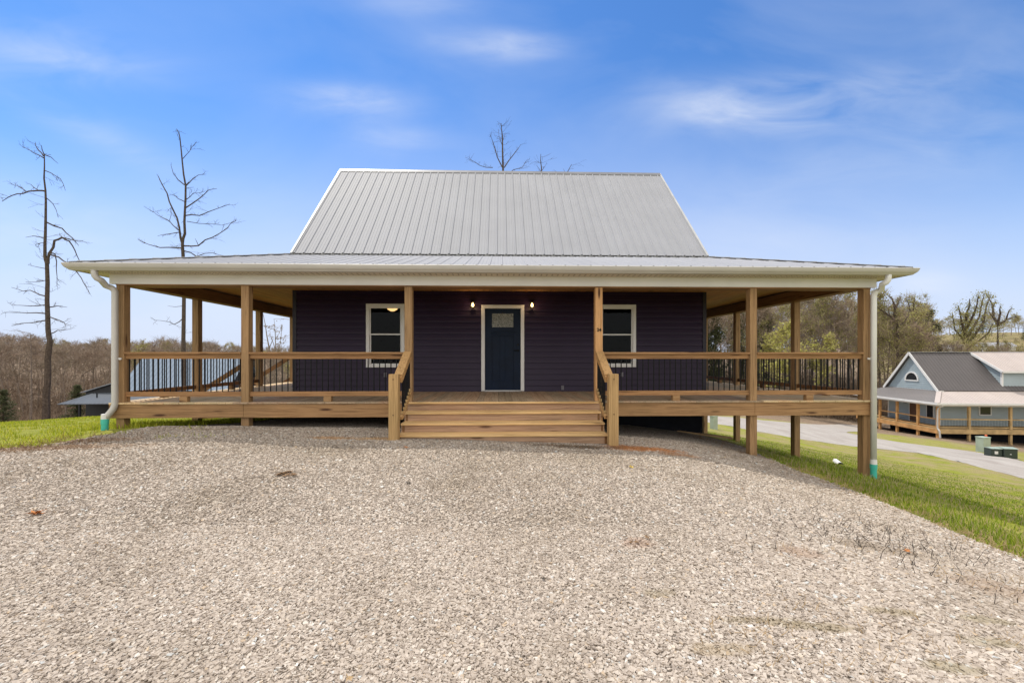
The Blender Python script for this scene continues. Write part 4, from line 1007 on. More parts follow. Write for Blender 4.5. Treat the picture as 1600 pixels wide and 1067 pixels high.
for u, D, v, w_, lab in ((5, 38, 606, 1.5, 'small dark evergreen at the left edge of the lawn'), (121, 50, 598, 1.3, 'dark cedar left of the black house'), (388, 60, 560, 1.2, 'dark evergreen seen between the left porch posts')):
    q = at(u, 600, D); plant('pine', q.x, q.y, CE+(HY-v)/FPX*D-tz1(q.x, q.y), lab, None, w_)
for k in range(26):   # trees along the crest of the far green hill
    u = 1440+8.5*k+rnd.uniform(-4, 4); D = rnd.uniform(128, 165); q = at(u, 600, D)
    plant(rnd.choice(['bud', 'bud', 'bare', 'pine']), q.x, q.y, rnd.uniform(5, 8.5), 'small tree on the crest of the far green hill at the right', 'trees on the far hill crest', 1.5)
# brush
def brush(name, us, Ds, n, hmax, mats, label):
    u = us[0]+(us[1]-us[0])*rng.random(n); D = Ds[0]+(Ds[1]-Ds[0])*rng.random(n); xr = (u-800)/FPX*D
    X = CX+cY*xr+sY*D; Y = -CD-sY*xr+cY*D; Z = tz(X, Y)-.1; h = hmax*(.25+.75*rng.random(n)); a = rng.normal(0, .3, (n, 2))*h[:, None]
    S = np.stack([X, Y, Z, X+a[:, 0], Y+a[:, 1], Z+h, .022+.02*rng.random(n), np.full(n, .008)], 1)
    k = n*3; j = rng.integers(0, n, k); t = rng.random((k, 1)); c = S[j, :3]*(1-t)+S[j, 3:6]*t; e = c+rng.normal(0, .5, (k, 3))*np.array([1, 1, .7])+np.array([0, 0, .35])
    S2 = np.concatenate([c, e, np.full((k, 1), .013), np.full((k, 1), .006)], 1)
    v, f = seg_mesh(np.concatenate([S, S2]), 3); mi = rng.integers(0, len(mats), len(v)//6).repeat(3)
    tag(np_mesh(name, v, f, mats, mi=mi), kind='stuff', label=label, cat='brush')
br1 = plain('brush_brown', (.17, .12, .085), .9, .05, .3, .5); br2 = plain('brush_tan', (.27, .205, .145), .9, .05, .3, .5)
brush('brush', (1030, 1480), (50, 74), 12000, 3.2, [br1, br2, br1], 'brown leafless undergrowth along the edge of the right woods')
brush('valley_brush', (-80, 500), (50, 110), 15000, 3.0, [br1, br2, br1], 'brown leafless undergrowth filling the left valley')

# trees whose limbs can be told apart, traced into space -----------------------------------------
def traced(name, D, base_u, trunk, limbs, rad, seed, label, kind='bare', tw=1.0, group=None, haze=None, depthspread=1.6):
    r = random.Random(seed); r2 = np.random.default_rng(seed)
    q = at(base_u, 600, D); gx_, gy_ = q.x, q.y; gz_ = tz1(gx_, gy_); big, twg = [], []
    base = np.array([gx_, gy_, gz_])
    def W3(p, dd): return np.array(at(p[0], p[1], D+dd))-base
    T = [np.array([0, 0, -.3])]+[W3(p, 0) for p in trunk]
    T = [t*1.0 for t in T]; n = len(T)-1
    rr = [rad*(1-.86*(k/n)**1.1) for k in range(n+1)]
    for k in range(n):
        m = (T[k]+T[k+1])/2+rvec(r, .02); big += [(*T[k], *m, rr[k], (rr[k]+rr[k+1])/2), (*m, *T[k+1], (rr[k]+rr[k+1])/2, rr[k+1])]
    for L in limbs:
        f = L[0]; pts = L[1:]; dd = 0; dirn = r.choice((-1, 1))*depthspread*r.uniform(.2, 1); P3 = []
        for k, p in enumerate(pts): P3.append(W3(p, dirn*k/len(pts)*.9))
        n_ = len(P3)-1; r0 = f*rad
        for k in range(n_):
            a, b = P3[k], P3[k+1]; ra, rb = max(r0*(1-.75*k/n_), .016), max(r0*(1-.75*(k+1)/n_), .010)
            m = (a+b)/2+rvec(r, .04*np.linalg.norm(b-a)); big += [(*a, *m, ra, (ra+rb)/2), (*m, *b, (ra+rb)/2, rb)]
            ln = np.linalg.norm(b-a); cnt = int(ln*2.4*tw)+1; dr_ = (b-a)/ln
            for c in range(cnt):
                if r.random() < .35: continue
                t = r.random(); q_ = a*(1-t)+b*t; nd = dr_*.7+rvec(r, .5); nd /= np.linalg.norm(nd)
                grow(r, q_, nd, min(1.3, .25+.35*ln)*r.uniform(.4, 1), .014, 1, twg, twg, 0, .5, (2, 4), .05, .006)
    # small twigs along the trunk
    for c in range(int(26*tw)):
        k = r.randint(1, n-1); t = r.random(); q_ = T[k]*(1-t)+T[k+1]*t; a = r.random()*6.283; nd = np.array([math.cos(a), math.sin(a), .15]); nd /= np.linalg.norm(nd)
        grow(r, q_, nd, r.uniform(.4, 1.5), .014, 1, twg, twg, 0, .35, (1, 3), .02, .008)
    e = tag(empty(name, base), label, 'tree', group)
    v, f = seg_mesh(big, 7); np_mesh('trunk', v, f, [barkd if kind == 'dark' else bark], e)
    lst = [seg_mesh(twg, 3)]; mats = [barkd if kind == 'dark' else twigm]; mi = np.zeros(len(lst[0][1]), int)
    if haze: lv = crown_leaves(r2, twg, haze[1], haze[2], haze[3]); lst.append(lv); mats.append(haze[0]); mi = np.r_[mi, np.ones(len(lv[1]), int)]
    v, f = join(lst); np_mesh('crown', v, f, mats, e, mi=mi); return e
traced('bare_tree', 30, 72, [(72, 633), (74, 600), (74.5, 560), (78, 533), (75, 515), (73.5, 470), (73.3, 412), (70.2, 401), (70.9, 364), (71.6, 315), (68.8, 279), (69.3, 241)], [
    (.3, (71, 299), (60, 298), (45, 299), (27, 303), (12, 309), (3, 315)), (.15, (40, 299), (29, 292), (17, 288)), (.15, (61, 298), (48, 288)), (.2, (68, 247), (52, 239), (35, 230)), (.2, (68, 244), (60, 235), (55, 222)),
    (.15, (69, 242), (65, 228)), (.18, (70, 242), (80, 246), (91, 256)), (.15, (71, 267), (85, 274), (99, 288), (102, 298)), (.15, (72, 309), (83, 319), (90, 336)), (.25, (72, 347), (97, 357), (112, 371), (123, 384)),
    (.42, (75, 412), (77, 396), (85, 376), (97, 371), (108, 377), (117, 391), (124, 407)), (.2, (97, 371), (113, 375), (129, 376)), (.25, (78, 398), (92, 402), (106, 411), (120, 425), (130, 441), (141, 460)),
    (.22, (79, 395), (86, 397), (88, 420), (89, 447)), (.22, (72, 463), (55, 457), (36, 455), (18, 449)), (.22, (73, 490), (45, 489), (6, 488)), (.22, (74, 500), (52, 504), (18, 509)), (.18, (74, 476), (45, 478), (18, 477)),
    (.2, (77, 480), (90, 478), (105, 480)), (.2, (77, 495), (92, 500), (103, 510)), (.2, (78, 522), (90, 516), (105, 515)), (.12, (72, 379), (55, 383)), (.12, (72, 372), (40, 371)), (.12, (72, 420), (44, 414)), (.12, (72, 438), (40, 441)), (.3, (78, 533), (72, 548), (70, 556))],
    .21, 5, 'tall bare tree with drooping limbs standing alone on the lawn crest far left', 'dark', 1.1)
traced('bare_tree', 33, 286, [(286, 640), (286.4, 580), (286.4, 530), (287.3, 467), (286, 400), (285, 380), (288.8, 365), (288.8, 330), (290, 290), (285, 255), (281, 215), (276, 202)], [
    (.5, (286, 384), (282, 372), (280, 355), (269, 325), (261, 302), (250, 282), (247, 275)), (.25, (288, 289), (278, 281), (271, 272), (267, 258)), (.25, (291, 290), (302, 279), (319, 272)), (.28, (290, 325), (312, 310), (326, 297), (339, 295)),
    (.18, (291, 312), (302, 302), (315, 301)), (.28, (290, 337), (312, 337), (337, 327), (359, 319)), (.15, (292, 346), (325, 350), (347, 352), (369, 345)), (.32, (287, 384), (310, 384), (332, 371), (355, 357), (369, 345)),
    (.25, (288, 392), (307, 401), (332, 395), (352, 400)), (.28, (284, 388), (250, 387), (232, 382), (215, 374)), (.22, (280, 363), (262, 366), (246, 369)), (.22, (279, 360), (265, 346), (247, 337), (232, 327)), (.2, (288, 315), (271, 304)),
    (.15, (286, 248), (296, 237), (307, 222)), (.15, (310, 384), (305, 373)), (.2, (286, 497), (272, 507), (264, 503), (240, 500)), (.12, (286, 478), (262, 478)), (.14, (287, 430), (300, 424), (315, 430)), (.12, (267, 325), (265, 345)), (.12, (290, 295), (302, 293))],
    .175, 9, 'tall bare tree with upswept limbs rising behind the left end of the porch roof', 'dark', 1.2)
traced('bare_tree', 44, 785, [(786, 560), (786, 420), (786, 263), (785, 215), (783, 193)], [(.3, (785, 262), (772, 228), (766, 211)), (.3, (788, 262), (803, 241), (814, 226)), (.2, (770, 262), (750, 259), (727, 246)), (.2, (790, 275), (816, 262), (825, 249)), (.2, (786, 240), (782, 220), (779, 205)), (.15, (784, 225), (790, 208))],
       .20, 13, 'tall bare tree whose top shows above the middle of the roof ridge', 'dark', 1.6)
traced('bare_tree', 46, 846, [(846, 560), (846, 400), (846, 262), (845, 241)], [(.2, (846, 270), (838, 258)), (.2, (846, 268), (854, 256))], .16, 15, 'bare tree with only its tip above the ridge right of the tallest', 'dark', .6)
traced('bare_tree', 47, 884, [(884, 560), (884, 400), (885, 272), (893, 257)], [(.2, (885, 274), (880, 264))], .14, 17, 'bare tree barely topping the ridge, rightmost of those behind the roof', 'dark', .4)
traced('bare_tree', 30, 432, [(432, 640), (431, 560), (430, 520), (428, 498)], [(.5, (431, 560), (438, 535), (441, 508)), (.5, (431, 550), (424, 528), (420, 522)), (.3, (430, 530), (437, 520))], .06, 19, 'slender sapling with new leaves behind the left side porch', 'bare', .7, None, (brownl, 260, .05, .08))
traced('bare_tree', 32, 428, [(430, 640), (424, 560), (417, 525), (411, 490)], [(.4, (420, 545), (426, 530))], .10, 23, 'thin leaning trunk behind the left side porch', 'bare', .4)
traced('bare_tree', 40, 160/3.335, [(48, 636), (48, 580), (48, 540), (47, 520)], [(.4, (48, 560), (40, 545), (36, 530)), (.4, (48, 580), (60, 560))], .12, 27, 'thin bare tree between the left edge and the lone tall tree', 'bare', 1.5)
traced('bare_tree', 56, 1403, [(1403, 640), (1403, 580), (1403, 535), (1402, 505), (1400, 498)], [(.55, (1401, 500), (1391, 494), (1381, 487), (1365, 476)), (.6, (1401, 500), (1399, 481), (1394, 467), (1385, 460)), (.4, (1403, 515), (1415, 500), (1420, 488)), (.3, (1399, 484), (1404, 472), (1407, 463)), (.3, (1403, 545), (1385, 530), (1370, 528)), (.3, (1403, 560), (1420, 540), (1430, 536)), (.25, (1391, 494), (1388, 483))],
       .30, 31, 'dark bare tree with a forked top just right of the right downspout', 'dark', 2.2)
traced('bare_tree', 66, 1427, [(1427, 600), (1427, 540), (1427, 498), (1427, 482), (1429, 466)], [(.5, (1427, 495), (1422, 485), (1416, 467)), (.5, (1428, 490), (1434, 478), (1439, 472)), (.4, (1427, 520), (1412, 500), (1405, 490)), (.4, (1427, 515), (1440, 500), (1447, 488)), (.4, (1427, 540), (1445, 525))],
       .28, 33, 'bare tree behind the forked one, with several upright leaders', 'dark', 2.4, None, (bud, 500, .1, .2))
traced('budding_tree', 70, 1510, [(1510, 600), (1510.6, 560), (1510, 530), (1509, 502)], [(.6, (1509, 530), (1502, 500), (1497, 478)), (.6, (1509, 502), (1512, 485), (1515, 467)), (.6, (1510, 515), (1522, 490), (1529, 462)), (.6, (1510, 530), (1530, 495), (1538, 459)), (.6, (1511, 540), (1536, 505), (1541, 480), (1548, 463)), (.4, (1509, 540), (1492, 515), (1488, 490)), (.4, (1512, 545), (1545, 520), (1552, 505)), (.4, (1509, 550), (1485, 535))],
       .34, 35, 'broad tree with olive buds standing behind the ridge of the blue house', 'dark', 3.6, None, (bud, 5200, .10, .3), 4)
traced('bare_tree', 78, 1559, [(1559, 600), (1559, 540), (1559, 508)], [(.7, (1559, 508), (1552, 495), (1550, 474), (1543, 463)), (.7, (1559, 508), (1572, 500), (1588, 495)), (.6, (1559, 508), (1563, 490), (1563, 478)), (.4, (1572, 500), (1576, 487), (1582, 480)), (.4, (1552, 495), (1545, 486)), (.4, (1551, 480), (1556, 470))],
       .36, 37, 'dark bare tree with a wide low crown near the right edge', 'dark', 3.4, None, (bud, 700, .1, .2), 4)

# ================================================================== THE OTHER HOUSES
def cam2w(xr, D, z): return (CX+cY*xr+sY*D, -CD-sY*xr+cY*D, z)
bluev = plain('pale_blue_vinyl', (.33, .39, .42), .5, .3, .06, 1)
darkroof = roofmat('charcoal_roof', (.115, .105, .105), .42); tanroof = roofmat('pale_tan_roof', (.46, .40, .37), .5)
farwood = plain('orange_pine', (.48, .26, .10), .7, .2, .25, 2); farwood2 = plain('tan_pine', (.42, .29, .14), .7, .2, .25, 2)
doorb = plain('brown_door', (.12, .06, .035), .5)
def ribs(mb, poly, across, h=.02, pitch=.3, lift=0):
    """roof plane as a slab with raised ribs; poly: 4 corners eaveL, eaveR, topR, topL"""
    a, b, c, d = [Vector(p) for p in poly]; nn = (b-a).cross(d-a).normalized()
    if nn.z < 0: nn = -nn
    mb.face([a, b, c, d]); dn = nn*-.08; mb.face([a+dn, b+dn, c+dn, d+dn]); mb.face([a, b, b+dn, a+dn]); mb.face([a, d, d+dn, a+dn]); mb.face([b, c, c+dn, b+dn]); mb.face([d, c, c+dn, d+dn])
    L = (b-a).length; n = int(L/pitch); u = (b-a).normalized(); up = (d-a)-u*((d-a).dot(u)); Lu = up.length; up.normalize()
    # clip ribs against the side edges
    da, db = (d-a).dot(u), (c-a).dot(u)
    for k in range(n+1):
        s = k*pitch; hi = Lu; 
        if da > 0 and s < da: hi = min(hi, Lu*s/da)
        if db < L and s > db: hi = min(hi, Lu*(L-s)/(L-db+1e-6))
        lo = 0
        if da < 0: pass
        if hi < .05: continue
        p, q = a+u*s+nn*h*.5, a+u*s+up*hi+nn*h*.5; mb.bar(p, q, .04, h, up=tuple(nn))
def lapfar(mb, p, q, z0, z1, nrm, course=.2): lap_wall(mb, p, q, z0, z1, nrm, course=course, proud=.03)
nb = tag(empty('blue_house', cam2w(38.9, 38.0, -5.73), -R(5.7)), 'pale blue house with a dark metal gable roof and wrap-around porch across the road', 'house')
UL = 18; wu, wv, VB = 2.0, 2.1, 7.95; vr, zr2, ze2 = 5.02, 7.04, 3.36
mb = MB(); lapfar(mb, (wu, wv), (UL, wv), 0, 3.3, (0, -1)); lapfar(mb, (wu, wv), (wu, VB), 0, 3.3, (-1, 0)); lapfar(mb, (wu, VB), (UL, VB), 0, 3.3, (0, 1)); lapfar(mb, (UL, wv), (UL, VB), 0, 3.3, (1, 0))
z = 3.3
while z < zr2-.25:
    t0, t1 = (z-3.3)/(zr2-.15-3.3), (z+.2-3.3)/(zr2-.15-3.3); t1 = min(1, t1)
    for X, s in ((wu, -1), (UL, 1)): mb.face([(X+s*.03, wv+(vr-wv)*t0, z), (X+s*.03, VB-(VB-vr)*t0, z), (X, VB-(VB-vr)*t1, z+.2), (X, wv+(vr-wv)*t1, z+.2)])
    z += .2
nbw = mb.build('wall', bluev, nb)
MB().box(wu+.1, UL-.1, wv+.1, VB-.1, -2.5, -.01).build('foundation', conc, nb)
MB().box(wu-.04, wu+.1, wv-.045, wv+.09, 0, 2.7).build('corner_trim', white, nbw); MB().box(wu-.035, wu+.06, VB-.1, VB+.04, 0, 3.2).build('corner_trim', white, nbw)
mb = MB(); ug = wu-.28
ribs(mb, [(ug, wv-.2, ze2), (UL+.3, wv-.2, ze2), (UL+.3, vr, zr2), (ug, vr, zr2)], 0); ribs(mb, [(UL+.3, VB+.2, ze2), (ug, VB+.2, ze2), (ug, vr, zr2), (UL+.3, vr, zr2)], 0)
nr_ = mb.build('roof', darkroof, nb)
mb = MB(); mb.bar((ug-.02, vr, zr2+.02), (UL+.3, vr, zr2+.02), .3, .05); mb.build('ridge_cap', roofm, nr_)
mb = MB()
for v0 in (wv-.25, VB+.25): mb.bar((ug-.05, v0, ze2-.12), (ug-.05, vr, zr2-.06), .06, .22); mb.bar((ug-.05, v0, ze2-.13), (wu+.2, v0, ze2-.13), .06, .2)
mb.build('rake_trim', white, nr_)
# half-round window in the gable
mb = MB(); c0 = (vr, 4.22); ring = [(c0[0]+.66*math.cos(math.pi*k/16), c0[1]+.72*math.sin(math.pi*k/16)) for k in range(17)]; big_ = [(c0[0]+.80*math.cos(math.pi*k/16), c0[1]+.86*math.sin(math.pi*k/16)) for k in range(17)]
for k in range(16): mb.prism([ring[k], ring[k+1], big_[k+1], big_[k]], 'x', wu-.09, wu+.0)
mb.box(wu-.09, wu, vr-.8, vr+.8, 4.1, 4.22); hw = mb.build('window', white, nb); MB().prism(ring, 'x', wu-.05, wu-.01).build('pane', farglass, hw)
# dormer
ud, uo = 7.8, 7.5; zd = 5.25; mb = MB()
lapfar(mb, (ud, wv+.2), (UL, wv+.2), 3.2, zd-.05, (0, -1))
z = 3.36
vb = lambda z: wv-.2+(vr-wv+.2)*(z-ze2)/(zr2-ze2)     # main roof surface
vt = lambda z: wv+.2+(vr-wv-.2)*max(0, (z-zd))/(zr2-.1-zd) if z > zd else wv+.2
while z < zr2-.2:
    mb.face([(ud-.03, vt(z), z), (ud-.03, vb(z)+.0, z), (ud, vb(z+.2), z+.2), (ud, vt(z+.2), z+.2)]); z += .2
dm = mb.build('dormer', bluev, nb)
MB().box(ud-.05, ud+.07, wv+.14, wv+.3, 3.2, zd).build('corner_trim', white, dm)
mb = MB(); ribs(mb, [(uo, wv-.15, zd-.02), (UL+.3, wv-.15, zd-.02), (UL+.3, vr, zr2+.06), (uo, vr, zr2+.06)], 0, pitch=.25); mb.build('dormer_roof', tanroof, dm)
mb = MB(); mb.bar((uo-.03, wv-.15, zd-.1), (uo-.03, vr, zr2-.03), .05, .2).box(uo, UL+.3, wv-.22, wv-.15, zd-.2, zd-.03); mb.build('fascia', white, dm)
# porch
e = .42; mb = MB(); VE = VB+2.2
ribs(mb, [(-e, -e, 2.42), (UL, -e, 2.42), (UL, wv, 3.34), (wu, wv, 3.34)], 0, pitch=.3); pr = mb.build('porch_roof', tanroof, nb)
mb = MB(); ribs(mb, [(-e, VE, 2.42), (-e, -e, 2.42), (wu, wv, 3.34), (wu, VB, 3.34)], 0, pitch=.3); mb.build('porch_roof', roofmat('grey_brown_roof', (.20, .185, .18), .45), nb)
mb = MB(); mb.bar((-e, -e, 2.44), (wu, wv, 3.37), .35, .02); mb.build('hip_cap', tanroof, pr)
mb = MB(); mb.box(-e-.1, UL, -e-.1, -e, 2.24, 2.42).box(-e-.1, -e, -e, VE, 2.24, 2.42); mb.build('gutter', white, nb)
mb = MB(); mb.box(.0, UL, .0, .12, 2.06, 2.3).box(0, .12, .12, VE-e, 2.06, 2.3); mb.face([(-e, -e, 2.25), (UL, -e, 2.25), (UL, wv, 2.3), (wu, wv, 2.3)]); mb.face([(-e, -e, 2.25), (wu, wv, 2.3), (wu, VB, 2.3), (-e, VE, 2.25)]); mb.build('frieze_board', white, nb)
def npost(u, v, m=farwood2):
    a = -R(5.7); wx_, wy_ = nb.location.x+u*math.cos(a)-v*math.sin(a), nb.location.y+u*math.sin(a)+v*math.cos(a); zb = tz1(wx_, wy_)-nb.location.z-.3
    MB().box(u-.09, u+.09, v-.09, v+.09, min(zb, -.4), 2.07).build('porch_post', m, nb)
for u in (2.75, 6.25, 9.7, 13.2, 16.7): npost(u, .1)
for v in (.1, 2.1, 4.45, 6.6, 9.4): npost(.1, v, farwood)
mb = MB().box(-.05, UL, -.05, wv, -.04, 0).box(-.05, wu, wv, VE-e, -.04, 0); mb.build('deck_boards', farwood2, nb)
MB().box(-.08, UL, -.09, -.05, -.42, -.045).build('rim_board', farwood2, nb); MB().box(-.09, -.05, -.05, VE-e, -.42, -.045).build('rim_board', farwood, nb)
for mt, segs in ((farwood2, [((.2, .1), (2.65, .1)), ((2.85, .1), (6.15, .1)), ((6.35, .1), (9.6, .1)), ((9.8, .1), (13.1, .1)), ((13.3, .1), (16.6, .1))]), (farwood, [((.1, .2), (.1, 2.0)), ((.1, 2.2), (.1, 4.35)), ((.1, 4.55), (.1, 6.5))])):
    for (a, b), (c, d) in segs:
        mb = MB().bar((a, b, .88), (c, d, .88), .14, .09).bar((a, b, .14), (c, d, .14), .05, .08); r_ = mb.build('railing', mt, nb)
        n_ = int(math.hypot(c-a, d-b)/.125); mb = MB()
        for k in range(n_): t = (k+.5)/n_; mb.bar((a+(c-a)*t, b+(d-b)*t, .18), (a+(c-a)*t, b+(d-b)*t, .84), .012, .012, up=(0, 1, 0))
        tag(mb.build('baluster', blackm, r_), kind='stuff')
def nwin(box_out, box_in, m=farglass): w_ = MB().box(*box_out).build('window', white, nb); MB().box(*box_in).build('pane', m, w_)
nwin((wu-.08, wu+.0, 2.55, 3.35, .55, 2.0), (wu-.10, wu-.081, 2.64, 3.26, .64, 1.91)); nwin((5.5, 6.6, wv-.08, wv, 1.0, 2.05), (5.6, 6.5, wv-.1, wv-.081, 1.1, 1.95))
dd_ = MB().box(wu-.08, wu, 4.2, 5.3, 0, 2.08).build('door_frame', white, nb); MB().box(wu-.1, wu-.081, 4.3, 5.2, .02, 2.0).build('door', doorb, nb)
MB().box(wu-.08, wu-.031, 5.6, 6.0, 1.75, 2.0).build('vent', plain('grey_vent', (.2, .2, .2), .6), nb)
mb = MB().tube([(.0, -.47, 2.26), (.0, -.47, 2.12), (-.08, -.2, 1.95), (-.1, -.1, 1.7), (-.1, -.1, .1), (-.1, -.3, -.15), (-.1, -.35, -.75)], .065, 8); mb.build('downspout', gutm, nb)
# black house down the slope on the left
blk = plain('black_siding', (.018, .02, .024), .5, .3); bluroof = roofmat('slate_blue_roof', (.20, .25, .32), .5); greyroof = roofmat('grey_metal_roof', (.26, .28, .31), .5); whroof = roofmat('slate_porch_roof', (.085, .095, .11), .5)
bh = tag(empty('black_house', cam2w((190-800)/FPX*46, 46, -6.05), R(2)), 'black house with slate blue and grey metal roofs below the lawn crest', 'house')
LB_ = 11.2; mb = MB(); lapfar(mb, (0, 0), (LB_, 0), -.2, 3.3, (0, -1)); lapfar(mb, (0, 0), (0, 7), -.2, 3.3, (-1, 0)); lapfar(mb, (LB_, 0), (LB_, 7), -.2, 3.3, (1, 0)); lapfar(mb, (0, 7), (LB_, 7), -.2, 3.3, (0, 1))
for X in (0, LB_): mb.face([(X, 0, 3.3), (X, 7, 3.3), (X, 3.5, 6.9)])
mb.build('wall', blk, bh); mb = MB(); ribs(mb, [(-.3, -.2, 3.15), (LB_+.3, -.2, 3.15), (LB_+.3, 3.5, 7.05), (-.3, 3.5, 7.05)], 0, pitch=.4); ribs(mb, [(LB_+.3, 7.2, 3.15), (-.3, 7.2, 3.15), (-.3, 3.5, 7.05), (LB_+.3, 3.5, 7.05)], 0, pitch=.4); mb.build('roof', bluroof, bh)
mb = MB(); ribs(mb, [(-4.2, -2.6, 2.0), (LB_+2.4, -2.6, 2.0), (LB_, -.05, 3.1), (-3.0, -.05, 2.9)], 0, pitch=.4); mb.build('porch_roof', whroof, bh)
mb = MB(); ribs(mb, [(-4.9, 6, 2.0), (-4.2, -2.6, 2.0), (-3.0, -.05, 2.9), (-3.0, 5, 2.9)], 0, pitch=.4); mb.build('porch_roof', greyroof, bh)
mb = MB(); lapfar(mb, (-4.0, .3), (-.05, .3), -.2, 3.0, (0, -1)); lapfar(mb, (-4.0, .3), (-4.0, 5), -.2, 3.0, (-1, 0))
mb.prism([(-4.0, 2.9), (-.05, 2.9), (-.05, 4.25), (-4.0, 3.05)], 'y', .3, 5); wg = mb.build('wing', blk, bh)
mb = MB(); ribs(mb, [(-4.3, 5.2, 3.02), (-4.3, .0, 3.02), (-.02, .0, 4.34), (-.02, 5.2, 4.34)], 0, pitch=.4); mb.build('wing_roof', greyroof, wg)
mb = MB(); mb.box(-5.3, LB_+2.3, -2.5, -.1, -.9, -.3); mb.build('porch_floor', farwood2, bh)
for X in (-5.2, -2.2, 1.2, 4.6, 8, 11.2, 13.4): MB().box(X-.08, X+.08, -2.45, -2.29, -3, 2.0).build('porch_post', blk, bh)
MB().tube([(-1.6, -1.1, 2.5), (-1.6, -1.1, 3.0)], .06, 8).build('vent_pipe', blackm, bh)
# white buildings on the far right hill
wh = plain('far_white_siding', (.6, .6, .58), .6)
for u, D, L_, hgt, lab, nm in ((1543, 108, 8.5, 2.6, 'white building on the far hill behind the blue house roof', 'white_house'), (1496, 112, 10, 1.6, 'long low white trailer on the far hill, left of the white building', 'trailer'), (1574, 98, 3.4, 1.3, 'small white shed low on the far green hillside', 'shed')):
    q = at(u, 600, D); z0 = tz1(q.x, q.y); s_ = tag(empty(nm, (q.x, q.y, z0), R(-20)), lab, {'white_house': 'house', 'trailer': 'trailer', 'shed': 'shed'}[nm])
    MB().box(-L_/2, L_/2, -2, 2, -.5, hgt).build('wall', wh, s_); MB().prism([(-2.3, hgt-.05), (2.3, hgt-.05), (0, hgt+1.0)], 'x', -L_/2-.3, L_/2+.3).build('roof', roofm if nm != 'shed' else wh, s_)
    mb = MB(); 
    for k in range(max(1, int(L_/3))): xx = -L_/2+1.2+k*2.6; mb.box(xx, xx+.8, -2.03, -2.001, .9, min(1.9, hgt-.2))
    mb.build('window', farglass, s_)

# ================================================================== SMALL THINGS
pg = plain('pale_green_paint', (.33, .38, .30), .5); dg = plain('dark_green_paint', (.022, .034, .026), .45, .5)
q = hit(1536, 706); b = tag(empty('utility_pedestal', (q.x, q.y, tz1(q.x, q.y)), R(8)), 'pale green utility pedestal beside the dark green transformer', 'utility box')
D_ = (Vector((q.x, q.y))-Vector((CX, -CD))).length; k_ = D_/FPX*.50
MB().box(-9*k_, 9*k_, -7*k_, 7*k_, -.2, 30*k_).build('cabinet', pg, b, bevel=.02); MB().box(-9.6*k_, 9.6*k_, -7.6*k_, 7.6*k_, 30*k_, 31.5*k_).build('lid', pg, b, bevel=.015); MB().box(-.05, .05, -7*k_-.02, -7*k_-.001, .3, .36).build('latch', blackm, b)
q = hit(1562, 714); b = tag(empty('transformer_box', (q.x, q.y, tz1(q.x, q.y)), R(-14)), 'dark green transformer box with a white notice by the road', 'utility box'); k_ = (Vector((q.x, q.y))-Vector((CX, -CD))).length/FPX*.44
MB().box(-23*k_, -2*k_, -10*k_, 10*k_, .0, 20*k_).box(-2*k_+.003, 24*k_, -13*k_, 10*k_, .0, 21.5*k_).build('cabinet', dg, b, bevel=.02)
mb = MB().prism([(-11*k_, 20.1*k_), (10.5*k_, 20.1*k_), (10.5*k_, 21*k_), (0, 23*k_), (-11*k_, 21*k_)], 'x', -24*k_, -2*k_).prism([(-14*k_, 21.6*k_), (10.5*k_, 21.6*k_), (10.5*k_, 22*k_), (0, 24.5*k_), (-14*k_, 22.4*k_)], 'x', -2*k_+.004, 25*k_); mb.build('lid', plain('pale_green_lid', (.30, .36, .30), .45), b)  # lid a much paler green than the cabinet
MB().box(-17*k_, -10.5*k_, -10*k_-.006, -10*k_-.001, 8.5*k_, 15*k_).build('warning_sign', plain('notice', (.62, .60, .55), .5, .4, .2, 30), b); MB().box(9*k_, 12*k_, -13*k_-.006, -13*k_-.001, 9*k_, 10.4*k_).build('tag_plate', white, b)
MB().box(-26*k_, 26*k_, -16*k_, 12*k_, -.25, -.002).build('pad', plain('concrete_pad', (.36, .33, .27), .9), b)
q = hit(1551, 701); b = tag(MB().tube([(0, 0, -.2), (0, 0, .75), (0, 0, .95), (0, 0, 1.0)], [.06, .06, .075, .03], 12).build('marker_post', plain('orange_red_plastic', (.62, .12, .04), .5)), 'orange red marker post behind the transformer box', 'marker'); b.location = (q.x+.2, q.y+.6, tz1(q.x+.2, q.y+.6))
MB().tube([(0, 0, .62), (0, 0, .70)], .063, 12).build('band', white, b)
q = hit(1110, 670); b = tag(empty('utility_pedestal', (q.x+.2, q.y, tz1(q.x, q.y)), R(20)), 'pale green pedestal by the road, seen under the deck beside the foundation', 'utility box')
MB().box(-.16, .16, -.14, .14, -.2, .72).build('cabinet', pg, b, bevel=.01); MB().box(-.18, .18, -.16, .16, .72, .78).build('lid', pg, b, bevel=.01)
q = hit(33, 636.5); b = tag(MB().tube([(0, 0, -.3), (.01, 0, .6), (0, .0, 1.2)], [.12, .11, .1], 10).build('cut_post', barkd), 'weathered post stub with a pale top near the left edge of the lawn', 'post'); b.location = (q.x, q.y, tz1(q.x, q.y)); MB().tube([(0, 0, 1.2), (0, 0, 1.24)], [.095, .07], 10).build('cut_top', white, b)
q = hit(1308, 725); b = tag(MB().tube([(-.3, 0, .05), (.15, 0, .06)], .075, 14, caps=False).tube([(-.3, 0, .05), (.15, 0, .06)], .065, 14, caps=False).build('drain_outlet', white), 'white drain outlet lying in the grass right of the middle side post', 'pipe'); b.location = (q.x, q.y, tz1(q.x, q.y)); b.rotation_euler = (0, 0, R(65)); MB().tube([(-.1, 0, .05), (-.09, 0, .05)], .064, 12).build('grate', blackm, b)
